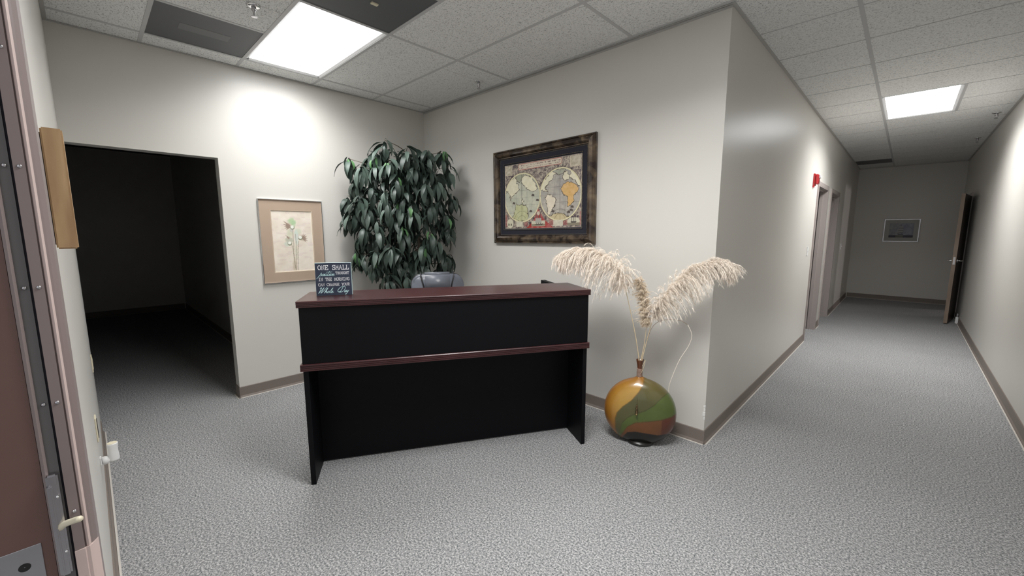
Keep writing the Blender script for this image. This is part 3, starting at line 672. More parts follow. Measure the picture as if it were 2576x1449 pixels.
# office chair behind the desk
ch = empty('office_chair', Matrix.Translation((1.811, -2.108, 0)) @ Matrix.Rotation(DA, 4, 'Z') @ Vector((0.862, 1.02, 0)), DA, 'grey leather office chair with black piping, mostly hidden behind the desk', 'chair')
def cushion(name, x0, x1, y0, y1, z0, z1, m, parent, r=0.03):
    return obj(name, B(x0, x1, y0, y1, z0, z1, bev=r, seg=4), M[m], parent, True)
cushion('seat', -0.25, 0.25, -0.46, 0.0, 0.44, 0.54, 'leather', ch, 0.045)
def back_shape(w, z0, z1, y0, y1, rc, n=8):
    """rounded-top slab in x-z, thickness y0..y1"""
    pts = [(-w, z0), (w, z0)]
    for k in range(n + 1):
        a = math.pi / 2 * k / n; pts.append((w - rc + rc * math.cos(a), z1 - rc + rc * math.sin(a)))
    for k in range(n + 1):
        a = math.pi / 2 + math.pi / 2 * k / n; pts.append((-w + rc + rc * math.cos(a), z1 - rc + rc * math.sin(a)))
    bm = prism(BM(), pts, 'y', y0, y1)
    bmesh.ops.bevel(bm, geom=[e for e in bm.edges if abs(e.verts[0].co.y - e.verts[1].co.y) < 1e-6], offset=min(0.022, (y1 - y0) * 0.45), segments=3, affect='EDGES', clamp_overlap=True)
    return bm
obj('backrest', back_shape(0.218, 0.56, 1.136, -0.055, 0.03, 0.085), M['leather'], ch, True)
obj('back_shell', back_shape(0.222, 0.55, 1.138, 0.02, 0.05, 0.088), M['plasticblack'], ch, True)
obj('headrest_panel', B(-0.135, 0.125, -0.082, 0.045, 0.96, 1.153, bev=0.028, seg=4), M['leather'], ch, True)
for s in (-0.140, 0.130):
    obj('piping', tube(BM(), [(s + (0.012 if s > 0 else 0), 0.035, 1.148), (s, -0.03, 1.150), (s, -0.062, 1.12), (s - 0.02 * (1 if s > 0 else -1), -0.068, 1.04), (s * 0.85, -0.066, 0.62)], 0.006, 8), M['piping'], ch, True)
for s in (-1, 1):
    b = BM(); tube(b, catmull([(s * 0.24, -0.05, 0.50), (s * 0.30, -0.08, 0.56), (s * 0.30, -0.10, 0.63), (s * 0.30, -0.22, 0.65), (s * 0.29, -0.36, 0.64), (s * 0.25, -0.38, 0.52)], 4), 0.02, 8)
    obj('armrest', b, M['plasticblack'], ch, True)
obj('gas_column', lathe(BM(), [(0.03, 0.10), (0.03, 0.28), (0.02, 0.28), (0.02, 0.44)], 14, (0, -0.25, 0)), M['plasticblack'], ch, True)
for k in range(5):
    a = 2 * math.pi * k / 5 + 0.3
    e_ = (0.27 * math.cos(a), -0.25 + 0.27 * math.sin(a))
    leg = obj('base_leg', tube(BM(), [(0.02 * math.cos(a), -0.25 + 0.02 * math.sin(a), 0.12), (e_[0], e_[1], 0.075)], [0.028, 0.016], 8), M['plasticblack'], ch, True)
    obj('caster', tube(BM(), [(e_[0] - 0.02 * math.sin(a), e_[1] + 0.02 * math.cos(a), 0.03), (e_[0] + 0.02 * math.sin(a), e_[1] - 0.02 * math.cos(a), 0.03)], 0.03, 14), M['plasticblack'], leg, True)
    obj('caster', tube(BM(), [(e_[0], e_[1], 0.035), (e_[0], e_[1], 0.078)], 0.008, 8), M['steel'], leg)

# ------------------------------------------------------------------ framed pictures
def sweep_frame(bm, w, h, prof):
    """mitred frame in local x (width) z (height), y out of the wall (negative = to the room). prof: (inset, out)"""
    rings = []
    for ins, out in prof:
        rings.append([bm.verts.new((sx * (w / 2 - ins), -out, sz * (h / 2 - ins))) for sx, sz in ((-1, -1), (1, -1), (1, 1), (-1, 1))])
    n = len(rings)
    for i in range(n):
        a, b = rings[i], rings[(i + 1) % n]
        for k in range(4): bm.faces.new((a[k], a[(k + 1) % 4], b[(k + 1) % 4], b[k]))
    return bm
def raster(name, w, h, nx, nz, fn, m, parent, y):
    """flat print: grid mesh whose vertices carry the printed colour"""
    xs_ = np.linspace(0, 1, nx); zs_ = np.linspace(0, 1, nz)
    U, V = np.meshgrid(xs_, zs_); col = fn(U.ravel(), V.ravel())
    co = np.stack([(U.ravel() - .5) * w, np.full(U.size, y), (V.ravel() - .5) * h], 1)
    i = np.arange(nx * nz).reshape(nz, nx)
    f = np.stack([i[:-1, :-1], i[:-1, 1:], i[1:, 1:], i[1:, :-1]], -1).reshape(-1, 4)
    me = bpy.data.meshes.new(name); me.from_pydata(co.tolist(), [], f.tolist())
    ca = me.color_attributes.new('Col', 'FLOAT_COLOR', 'POINT')
    c4 = np.ones((col.shape[0], 4)); c4[:, :3] = np.clip(col, 0, 1); ca.data.foreach_set('color', c4.ravel())
    return link(name, me, m, parent)
def inpoly(U, V, P):
    r = np.zeros(U.shape, bool); n = len(P); j = n - 1
    for i in range(n):
        xi, yi = P[i]; xj, yj = P[j]
        c = ((yi > V) != (yj > V)) & (U < (xj - xi) * (V - yi) / (yj - yi + 1e-12) + xi); r ^= c; j = i
    return r
def segd(U, V, a, b, ax=1.0):
    a = np.array(a, float); b = np.array(b, float); d = b - a
    du, dv = (U - a[0]) * ax, V - a[1]; dx, dy = d[0] * ax, d[1]
    t = np.clip((du * dx + dv * dy) / (dx * dx + dy * dy + 1e-12), 0, 1)
    return np.hypot(du - t * dx, dv - t * dy)
def polyd(U, V, P, closed=True, ax=1.0):
    d = np.full(U.shape, 9.0); n = len(P)
    for i in range(n if closed else n - 1): d = np.minimum(d, segd(U, V, P[i], P[(i + 1) % n], ax))
    return d
rs = np.random.RandomState(7)
NT = rs.rand(64, 64)
def vn(U, V, f):
    x = (U * f) % 63; y = (V * f) % 63; i = x.astype(int); j = y.astype(int); fx = x - i; fy = y - j
    fx = fx * fx * (3 - 2 * fx); fy = fy * fy * (3 - 2 * fy)
    i2 = (i + 1) % 64; j2 = (j + 1) % 64
    return NT[j, i] * (1 - fx) * (1 - fy) + NT[j, i2] * fx * (1 - fy) + NT[j2, i] * (1 - fx) * fy + NT[j2, i2] * fx * fy
def fbm(U, V, f): return 0.5 * vn(U, V, f) + 0.3 * vn(U + .3, V + .7, 2 * f) + 0.2 * vn(U + .6, V + .1, 4.3 * f)

# -- antique double hemisphere map (generic), with its aspect
MWm, MHm = 0.895, 0.605
def map_fn(U, V):
    ax = MWm / MHm
    n = fbm(U * ax, V, 26); n2 = fbm(U * ax + 3, V, 55); n3 = fbm(U * ax, V + 2, 11)
    C = np.zeros((U.size, 3))
    par = np.array([0.66, 0.57, 0.42])
    # busy dark ornamental ground
    C[:] = np.array([0.20, 0.16, 0.145]); C += (n[:, None] - .5) * np.array([0.55, 0.47, 0.36])
    m = n2 > 0.58; C[m] = C[m] * 0.3 + np.array([0.58, 0.5, 0.38]) * 0.7
    # hemispheres
    for k, cx in enumerate((0.248, 0.747)):
        r = np.hypot((U - cx) * ax, V - 0.475); R0 = 0.365
        ins = r < R0
        base = np.array([0.50, 0.50, 0.40]) if k == 0 else np.array([0.42, 0.39, 0.345])
        C[ins] = base + (n3[ins, None] - .5) * np.array([0.22, 0.2, 0.14]) + (n[ins, None] - .5) * 0.10
        # sea grid lines
        lu = (U - cx) * ax / R0; lv = (V - 0.475) / R0
        for q in (-0.6, -0.3, 0.0, 0.3, 0.6):
            d1 = np.abs(lu - q * np.sqrt(np.clip(1 - lv ** 2, 0, 1))); d2 = np.abs(lv - q * (1 + 0.1 * lu ** 2))
            mm = ins & ((d1 < 0.010) | (d2 < 0.010)); C[mm] *= 0.74
    lands = [  # polygons in print coords, colour
     ([(.010, .56), (.03, .68), (.09, .77), (.16, .80), (.19, .74), (.17, .70), (.20, .68), (.21, .60), (.17, .55), (.13, .53), (.10, .50), (.085, .44), (.075, .50), (.055, .56), (.03, .60)], (.72, .67, .50)),
     ([(.155, .80), (.20, .845), (.27, .84), (.29, .80), (.24, .77), (.22, .71), (.19, .72)], (.36, .36, .27)),
     ([(.24, .77), (.30, .81), (.38, .78), (.43, .68), (.46, .58), (.42, .555), (.37, .56), (.33, .60), (.28, .65), (.25, .70)], (.75, .70, .52)),
     ([(.155, .32), (.17, .40), (.185, .36), (.24, .37), (.30, .36), (.33, .30), (.335, .14), (.25, .11), (.16, .14), (.11, .18), (.14, .25)], (.50, .50, .29)),
     ([(.235, .43), (.26, .46), (.275, .42), (.255, .385)], (.74, .70, .54)),
     ([(.49, .55), (.52, .64), (.57, .72), (.63, .80), (.68, .83), (.70, .79), (.67, .75), (.66, .70), (.61, .67), (.60, .62), (.57, .61), (.56, .57), (.59, .55), (.60, .52), (.57, .53), (.53, .56)], (.74, .69, .52)),
     ([(.66, .82), (.74, .84), (.82, .82), (.79, .76), (.73, .74), (.70, .77)], (.38, .38, .30)),
     ([(.565, .45), (.60, .49), (.64, .48), (.70, .42), (.69, .33), (.65, .26), (.61, .17), (.59, .20), (.60, .28), (.58, .36)], (.74, .66, .52)),
     ([(.78, .70), (.79, .77), (.83, .79), (.85, .74), (.87, .71), (.845, .67), (.80, .65)], (.72, .67, .50)),
     ([(.86, .70), (.88, .80), (.93, .76), (.97, .66), (.985, .56), (.95, .58), (.93, .64), (.90, .66)], (.76, .71, .54)),
     ([(.765, .55), (.79, .62), (.85, .635), (.90, .62), (.94, .58), (.965, .55), (.955, .50), (.92, .46), (.91, .38), (.87, .30), (.845, .30), (.84, .38), (.835, .45), (.80, .46), (.775, .49)], (.66, .42, .17)),
     ([(.60, .155), (.66, .20), (.73, .215), (.80, .19), (.87, .14), (.80, .11), (.74, .10), (.66, .12)], (.56, .47, .28)),
    ]
    for P, c in lands:
        cx = 0.248 if P[0][0] < 0.48 else 0.747
        ins = np.hypot((U - cx) * ax, V - 0.475) < 0.36
        P2 = P
        jx = U + (vn(U * ax, V, 40) - .5) * 0.018; jy = V + (vn(U * ax + 5, V + 3, 40) - .5) * 0.025
        m = inpoly(jx, jy, P2) & ins; C[m] = np.array(c) + (n[m, None] - .5) * 0.16
        e = (polyd(jx, jy, P2, True, ax) < 0.0045) & ins; C[e] = (0.10, 0.08, 0.06)
    # polar rings
    for cx in (0.248, 0.747):
        for q in (0.10, 0.17):
            r = np.hypot((U - cx) * ax, (V - 0.10)); m = (np.abs(r - q) < 0.003) & (np.hypot((U - cx) * ax, V - 0.475) < 0.36) & (V < 0.33); C[m] *= 0.45
        m = (np.abs(U - cx) < 0.0018) & (np.hypot((U - cx) * ax, V - 0.475) < 0.36); C[m] *= 0.5
    # little sea marks
    for cx_, cy_ in ((.46, .42), (.66, .24), (.85, .22), (.88, .245), (.89, .29), (.37, .26), (.13, .40), (.40, .50)):
        m = inpoly(U, V, [(cx_ - .018, cy_ - .01), (cx_ + .02, cy_ - .018), (cx_ + .022, cy_ + .008), (cx_ + .004, cy_ + .02), (cx_ - .012, cy_ + .015)]); C[m] = (.09, .07, .06)
    for cx in (0.248, 0.747):
        r = np.hypot((U - cx) * ax, V - 0.475)
        m = np.abs(r - 0.368) < 0.009; C[m] = (0.72, 0.66, 0.42)
        m = np.abs(r - 0.381) < 0.0025; C[m] = (0.15, 0.11, 0.08)
    # title cartouche: pink edge, cream field, two rows of small marks
    def rr(u0, u1, v0, v1, rad):
        du = np.maximum(np.maximum(u0 - U, U - u1) * ax, 0); dv = np.maximum(np.maximum(v0 - V, V - v1), 0); return np.hypot(du, dv) < rad
    m = rr(.22, .75, .925, .958, .030); C[m] = (0.45, 0.15, 0.12)
    m = rr(.22, .75, .925, .958, .021); C[m] = (0.66, 0.58, 0.46)
    for v0, v1, q in ((.947, .966, 61), (.917, .930, 90)):
        m = (V > v0) & (V < v1) & (U > .21) & (U < .76) & (vn(U * q, V * 30, 1.9) > 0.56); C[m] = (0.22, 0.13, 0.12)
    for (a, b) in ((0.012, 0.115), (0.865, 0.985)):            # inset views
        m = (U > a) & (U < b) & (V > .84) & (V < .985); C[m] = np.array([.50, .44, .34]) + (n[m, None] - .5) * .45
        m = m & (np.abs(U - a - .003) < .003) | ((U > a) & (U < b) & (np.abs(V - .842) < .004)); C[m] = (.62, .54, .40)
    # bottom scenes
    m = inpoly(U, V, [(.30, .0), (.36, .06), (.41, .12), (.455, .24), (.47, .30), (.50, .24), (.56, .12), (.62, .06), (.68, 0)]); C[m] = np.array([.36, .065, .06]) + (n[m, None] - .5) * .3
    m = (U > .38) & (U < .565) & (V > .035) & (V < .115); C[m] = np.array([.58, .55, .42])
    m = (U > .385) & (U < .56) & (V > .038) & (V < .065); C[m] = (.24, .21, .14)
    ship = [(.42, .06), (.45, .045), (.52, .045), (.54, .07), (.50, .065), (.46, .065)]
    m = inpoly(U, V, ship); C[m] = (.07, .06, .05)
    for q in (.448, .475, .502):
        m = (np.abs(U - q) < .004) & (V > .05) & (V < .24); C[m] = (.12, .10, .09)
        m = inpoly(U, V, [(q - .016, .09), (q + .016, .08), (q + .013, .15), (q - .010, .155)]); C[m] = (.40, .38, .33)
    m = np.hypot((U - .475) * ax, V - .225) < .03; C[m] = (.60, .50, .40)
    for a, b in ((.165, .26), (.665, .785)):
        m = (U > a) & (U < b) & (V > .03) & (V < .115); C[m] = np.array([.62, .58, .46]) + (n2[m, None] - .5) * .12
        m = (U > a) & (U < b) & (V > .03) & (V < .115) & (((V * 75) % 1) < .35) & (n > .45); C[m] *= .7
    m = np.hypot((U - .075) * ax, V - .085) < .072; C[m] = (.62, .58, .44)
    for q in (.055, .09): C[inpoly(U, V, [(q - .01, .05), (q + .012, .05), (q + .008, .08), (q - .006, .09)])] = (.1, .09, .07)
    m = inpoly(U, V, [(.84, .03), (.98, .03), (.985, .10), (.95, .14), (.87, .14), (.83, .10)]); C[m] = (.60, .57, .44)
    m = inpoly(U, V, [(.84, .03), (.98, .03), (.985, .07), (.83, .07)]); C[m] = (.24, .21, .15)
    C[inpoly(U, V, [(.875, .085), (.885, .068), (.935, .068), (.95, .09)])] = (.06, .05, .05)
    for q in (.89, .91, .93): C[(np.abs(U - q) < .003) & (V > .07) & (V < .16)] = (.1, .08, .07)
    for (a, b) in ((.62, .67), (.79, .84), (.0, .03), (.98, 1.0), (.28, .33)):
        m = (U > a) & (U < b) & (V > .04) & (V < .22) & (np.hypot((U - .747) * ax, V - .475) > .385) & (np.hypot((U - .248) * ax, V - .475) > .385)
        C[m] = C[m] * .5 + np.array([.25, .04, .04]) * .7
    e = np.minimum(np.minimum(U, 1 - U) * ax, np.minimum(V, 1 - V)); C[e < .008] = (.70, .60, .46)
    return C
mp = empty('framed_map', (1.800, -0.0, 1.826), 0, 'antique double-hemisphere world map in a wide bronze frame with navy liner', 'picture')
mp.rotation_euler = (0, math.radians(-0.6), 0)
FW, FHm = 1.175, 0.882
prof = [(0.0, 0.002), (0.0, 0.026), (0.006, 0.034), (0.014, 0.036), (0.018, 0.032), (0.026, 0.040), (0.040, 0.047), (0.055, 0.045), (0.066, 0.034), (0.070, 0.026), (0.075, 0.026), (0.078, 0.018), (0.078, 0.002)]
obj('frame', sweep_frame(BM(), FW, FHm, prof), M['mapframe'], mp)
obj('liner', sweep_frame(BM(), FW - 0.154, FHm - 0.154, [(0, 0.003), (0, 0.016), (0.045, 0.013), (0.052, 0.018), (0.058, 0.012), (0.064, 0.010), (0.064, 0.003)]), M['linernavy'], mp)
def beads(w, h, out, r, gap):
    bm = BM(); n = 0
    for (x0, z0, x1, z1) in ((-w / 2, -h / 2, w / 2, -h / 2), (w / 2, -h / 2, w / 2, h / 2), (w / 2, h / 2, -w / 2, h / 2), (-w / 2, h / 2, -w / 2, -h / 2)):
        L = math.hypot(x1 - x0, z1 - z0); k = int(L / gap)
        for i in range(k):
            t = (i + .5) / k; c = Vector((x0 + (x1 - x0) * t, -out, z0 + (z1 - z0) * t))
            vs = [bm.verts.new(c + Vector(d) * r) for d in ((1, 0, 0), (0, 0, 1), (-1, 0, 0), (0, 0, -1), (0, -1, 0))]
            for a, b_ in ((0, 1), (1, 2), (2, 3), (3, 0)): bm.faces.new((vs[a], vs[b_], vs[4]))
    return bm
b1 = obj('bead_row', beads(FW - 0.168, FHm - 0.168, 0.0165, 0.0035, 0.011), M['goldbead'], mp); b1['kind'] = 'stuff'
b1 = obj('bead_row', beads(FW - 0.258, FHm - 0.258, 0.018, 0.0038, 0.011), M['goldbead'], mp); b1['kind'] = 'stuff'
raster('map_print', MWm, MHm, 330, 224, map_fn, M['mapprint'], mp, -0.009)
obj('backing', B(-FW / 2 + 0.01, FW / 2 - 0.01, -0.006, -0.001, -FHm / 2 + 0.01, FHm / 2 - 0.01), M['linernavy'], mp)

# -- watercolour flowers on the left wall
pa = empty('framed_flowers', (0.0, -1.520, 1.402), math.pi / 2, 'watercolour of three pale flowers in a tan mat and thin chrome frame', 'picture')
PW, PH = 0.560, 0.775
obj('frame', sweep_frame(BM(), PW, PH, [(0, 0.002), (0, 0.020), (0.002, 0.022), (0.006, 0.022), (0.008, 0.019), (0.008, 0.002)]), M['chrome'], pa)
obj('mat_board', sweep_frame(BM(), PW - 0.014, PH - 0.014, [(0, 0.003), (0, 0.012), (0.096, 0.012), (0.096, 0.003)]), M['matboard'], pa)
obj('mat_bevel', sweep_frame(BM(), PW - 0.200, PH - 0.200, [(-0.002, 0.003), (-0.002, 0.0125), (0.0045, 0.0095), (0.0045, 0.003)]), M['cut'], pa)
def flower_fn(U, V):
    ax = 0.36 / 0.565
    n = fbm(U * ax, V, 7); n2 = fbm(U * ax + 2, V + 1, 22)
    C = np.array([0.80, 0.72, 0.62]) + (n[:, None] - .5) * np.array([0.16, 0.17, 0.20])
    m = vn(U * ax * 2, V * 5, 6) > .7; C[m] *= np.array([.95, .92, .95])
    def blob(cx, cz, rx, rz, c, a):
        d = np.sqrt(((U - cx) / rx) ** 2 + ((V - cz) / rz) ** 2) + (n2 - .5) * .7
        k = (a * np.clip(1.15 - d, 0, .5) * 2)[:, None]; return k, np.array(c)
    for b_ in (blob(.49, .83, .10, .06, (.38, .58, .30), .75), blob(.53, .78, .05, .07, (.40, .58, .34), .6), blob(.41, .76, .07, .05, (.40, .30, .24), .55),
               blob(.42, .62, .09, .07, (.55, .62, .42), .5), blob(.40, .52, .10, .05, (.42, .44, .34), .7), blob(.34, .46, .08, .04, (.48, .62, .52), .5),
               blob(.62, .66, .09, .05, (.60, .66, .50), .6), blob(.73, .55, .09, .05, (.45, .38, .26), .7), blob(.58, .57, .05, .14, (.60, .72, .68), .6), blob(.48, .69, .05, .04, (.45, .45, .50), .5),
               blob(.50, .10, .06, .12, (.52, .42, .28), .55), blob(.55, .32, .04, .12, (.62, .62, .50), .5)):
        k, c = b_; C = C * (1 - k) + c * k
    def line(p, w, c):
        m = polyd(U, V, p, False, ax) < w; C[m] = C[m] * .35 + np.array(c) * .65
    for P in (((.50, .70), (.50, .45), (.48, .30), (.50, .12), (.52, .02)), ((.56, .62), (.57, .40), (.55, .20), (.53, .03)), ((.63, .50), (.60, .35), (.58, .12), (.58, .02)), ((.44, .47), (.48, .36), (.50, .20), (.50, .05))):
        line(P, .0055, (.30, .27, .18))
    for c_, tips in (((.44, .745), ((.28, .84), (.27, .785), (.29, .745), (.30, .71), (.33, .68))), ((.40, .545), ((.31, .61), (.355, .60), (.40, .60), (.33, .57))), ((.73, .555), ((.77, .64), (.82, .62), (.86, .585), (.87, .545), (.87, .50), (.84, .475)))):
        for t in tips:
            m = inpoly(U, V, [(c_[0] + (t[1] - c_[1]) * .14, c_[1] - (t[0] - c_[0]) * .14), t, (c_[0] - (t[1] - c_[1]) * .14, c_[1] + (t[0] - c_[0]) * .14)]); C[m] = (.34, .25, .20)
    for c_ in ((.495, .735), (.405, .475), (.675, .565)):
        d = np.hypot((U - c_[0]) * ax, V - c_[1] + .008); C[d < .034] = (.22, .24, .15)
        d = np.hypot((U - c_[0]) * ax, V - c_[1]) + (n2 - .5) * .008; C[d < .027] = (.86, .86, .78)
    return C
raster('painting', 0.358, 0.573, 130, 206, flower_fn, M['art'], pa, -0.006)
obj('backing', B(-PW / 2 + 0.009, PW / 2 - 0.009, -0.003, -0.0005, -PH / 2 + 0.009, PH / 2 - 0.009), M['matboard'], pa)

# -- small ship picture at the hall end
ps = empty('framed_ship_print', (4.118, YF, 1.521), 0, 'small framed print of a sailing ship on the dark hall end wall', 'picture')
SWp, SHp = 0.565, 0.485
obj('frame', sweep_frame(BM(), SWp, SHp,  [(0, 0.002), (0, 0.018), (0.004, 0.022), (0.010, 0.022), (0.013, 0.014), (0.018, 0.014), (0.018, 0.002)]), M['steel'], ps)
obj('mat_board', sweep_frame(BM(), SWp - 0.034, SHp - 0.034, [(0, 0.003), (0, 0.009), (0.075, 0.009), (0.075, 0.003)]), M['greymat'], ps)
def ship_fn(U, V):
    n = fbm(U * 1.5, V, 6); C = np.array([.30, .31, .33]) + (n[:, None] - .5) * .25
    C[:, 2] += .05 * (U > .5)
    m = V < .17; C[m] = np.array([.045, .04, .06])
    m = (V < .17) & (U > .28) & (U < .6); C[m] = (.13, .13, .11)
    C[inpoly(U, V, [(.34, .30), (.40, .20), (.58, .20), (.60, .27), (.50, .25), (.42, .26)])] = (.03, .03, .04)
    for q, t in ((.42, .75), (.48, .92), (.54, .8)):
        C[(np.abs(U - q) < .006) & (V > .2) & (V < t)] = (.06, .06, .06)
        for z in (.36, .52, .68):
            if z < t: C[inpoly(U, V, [(q - .05, z), (q + .045, z - .01), (q + .035, z + .11), (q - .03, z + .12)])] = (.36, .36, .36); C[inpoly(U, V, [(q - .05, z - .025), (q + .045, z - .035), (q + .045, z - .01), (q - .05, z)])] = (.09, .09, .09)
    return C
raster('print', 0.385, 0.305, 80, 64, ship_fn, M['art'], ps, -0.005)
obj('backing', B(-SWp / 2 + 0.02, SWp / 2 - 0.02, -0.003, -0.0005, -SHp / 2 + 0.02, SHp / 2 - 0.02), M['greymat'], ps)

# ------------------------------------------------------------------ vase with pampas grass
VA = math.atan2(0.426, 0.904)
vb = empty('floor_vase', (2.975, -0.255, 0), VA, 'round flattened floor vase with painted ochre, green, rust and black waves', 'vase')
# local x = lateral, y = away from the room, z up
def vase_col(x, z):
    yg = [(0.003, .60), (0.003, .451), (-.002, .408), (-.026, .351), (-.073, .281), (-.13, .229), (-.169, .179), (-.18, .134), (-.177, .056), (-.15, .0)]
    zs_ = [p[1] for p in yg][::-1]; xs2 = [p[0] for p in yg][::-1]
    xb = np.interp(z, zs_, xs2)
    gg = [(-.16, .0), (-.144, .056), (-.131, .108), (-.097, .152), (-.049, .184), (.019, .218), (.075, .264), (.119, .323), (.2, .42)]
    gb_ = [(-.15, .0), (-.128, .031), (-.095, .086), (-.041, .122), (.056, .146), (.127, .167), (.192, .201), (.225, .233), (.26, .27)]
    bk = [(-.14, -.02), (-.122, .01), (-.093, .045), (-.039, .057), (.036, .055), (.109, .054), (.184, .08), (.25, .12)]
    f = lambda P: np.interp(x, [p[0] for p in P], [p[1] for p in P])
    zg, zb, zk = f(gg), f(gb_), f(bk)
    C = np.zeros((x.size, 3))
    C[:] = (0.090, 0.085, 0.028)                                  # olive green
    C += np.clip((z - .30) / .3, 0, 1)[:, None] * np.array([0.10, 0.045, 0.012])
    m = z < zg; C[m] = (0.080, 0.112, 0.022)
    C[np.abs(z - zg) < .0035] = (0.055, 0.055, 0.014)
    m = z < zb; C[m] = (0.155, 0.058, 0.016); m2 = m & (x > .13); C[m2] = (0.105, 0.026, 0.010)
    C[(np.abs(z - zb) < .003)] = (0.08, 0.05, 0.012)
    m = z < zk; C[m] = (0.008, 0.007, 0.006)
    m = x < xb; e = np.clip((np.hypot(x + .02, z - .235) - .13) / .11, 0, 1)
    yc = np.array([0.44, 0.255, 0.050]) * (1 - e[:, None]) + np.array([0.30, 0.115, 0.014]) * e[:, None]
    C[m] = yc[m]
    C[np.abs(x - xb) < .0035] = (0.16, 0.09, 0.02)
    return C
nr, na = 64, 150
RX, RZ, RY = 0.247, 0.243, 0.108
ver = []; 
# lens-shaped body: param by angle around outline and depth
def body_pt(a, t):
    """t in [-1,1] front to back; superellipse section"""
    s = math.cos(t * math.pi / 2) ** 0.62; y = RY * (1 if t > 0 else -1) * abs(math.sin(t * math.pi / 2)) ** 1.0
    return (-0.02 + RX * s * math.cos(a), y, 0.221 + RZ * s * math.sin(a))
bm = BM(); grid = []
for i in range(nr + 1):
    t = -1 + 2 * i / nr; t = math.copysign(abs(t) ** 0.8, t) * 0.999
    grid.append([bm.verts.new(body_pt(2 * math.pi * k / na, t)) for k in range(na)])
for i in range(nr):
    for k in range(na): bm.faces.new((grid[i][k], grid[i][(k + 1) % na], grid[i + 1][(k + 1) % na], grid[i + 1][k]))
bm.faces.new(grid[0][::-1]); bm.faces.new(grid[-1])
for v in bm.verts:
    if v.co.z < 0.006: v.co.z = 0.006
    # shoulder pulled up into the neck
    dx = v.co.x + 0.028
    if v.co.z > 0.40:
        k = math.exp(-(dx / 0.035) ** 2) * math.exp(-(v.co.y / 0.035) ** 2); v.co.z += 0.018 * k
# finer grid for the painted colours
bmesh.ops.subdivide_edges(bm, edges=[e for e in bm.edges], cuts=1, use_grid_fill=True)
bmesh.ops.recalc_face_normals(bm, faces=bm.faces[:])
me = bpy.data.meshes.new('body'); bm.to_mesh(me); bm.free()
co = np.zeros(len(me.vertices) * 3); me.vertices.foreach_get('co', co); co = co.reshape(-1, 3)
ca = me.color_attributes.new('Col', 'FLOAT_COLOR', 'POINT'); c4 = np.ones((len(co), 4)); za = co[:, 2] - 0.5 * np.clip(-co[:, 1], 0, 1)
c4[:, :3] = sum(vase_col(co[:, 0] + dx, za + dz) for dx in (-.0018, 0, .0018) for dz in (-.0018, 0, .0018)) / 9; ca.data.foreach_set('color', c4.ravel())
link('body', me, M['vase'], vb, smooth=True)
obj('foot', lathe(BM(), [(0.080, 0.0), (0.085, 0.003), (0.088, 0.010), (0.085, 0.022)], 32, (-0.01, -0.005, 0), 1.15, 1.15), M['blacklacquer'], vb, True)
obj('neck', lathe(BM(), [(0.020, 0.448), (0.016, 0.462), (0.0155, 0.50), (0.016, 0.535), (0.019, 0.560), (0.0265, 0.596), (0.0275, 0.598), (0.025, 0.597), (0.017, 0.565), (0.014, 0.53)], 28, (-0.030, 0, 0)), M['neckwood'], vb, True)
tw = BM()
for k in range(13):
    z = 0.468 + k * 0.0055; tube(tw, [(-0.030 + 0.0178 * math.cos(a), 0.0178 * math.sin(a), z + 0.001 * math.sin(a + k)) for a in np.linspace(0, 2 * math.pi, 17)], 0.0026, 5, False)
obj('twine', tw, M['twine'], vb, True)
obj('hanging_cord', tube(BM(), [(-0.034, -0.019, 0.475), (-0.035, -0.052, 0.440), (-0.036, -0.092, 0.38), (-0.037, -0.114, 0.31)], 0.0012, 6), M['bronze'], vb)
obj('pendant', lathe(BM(), [(0.002, 0.075), (0.006, 0.070), (0.003, 0.062), (0.007, 0.056), (0.008, 0.048), (0.004, 0.042), (0.007, 0.032), (0.010, 0.016), (0.009, 0.006), (0.003, 0.0)], 14, (-0.037, -0.121, 0.235)), M['bronze'], vb, True)
obj('glass_bead', lathe(BM(), [(0.001, 0.013), (0.005, 0.010), (0.0062, 0.005), (0.004, 0.0), (0.001, -0.001)], 12, (-0.037, -0.1275, 0.240)), M['amber'], vb, True)
obj('twine_tail', tube(BM(), catmull([(-0.022, -0.022, 0.505), (-0.010, -0.026, 0.535), (0.000, -0.024, 0.575), (0.004, -0.02, 0.605), (-0.003, -0.021, 0.585), (-0.014, -0.020, 0.560)], 4), 0.0016, 6), M['straw'], vb)

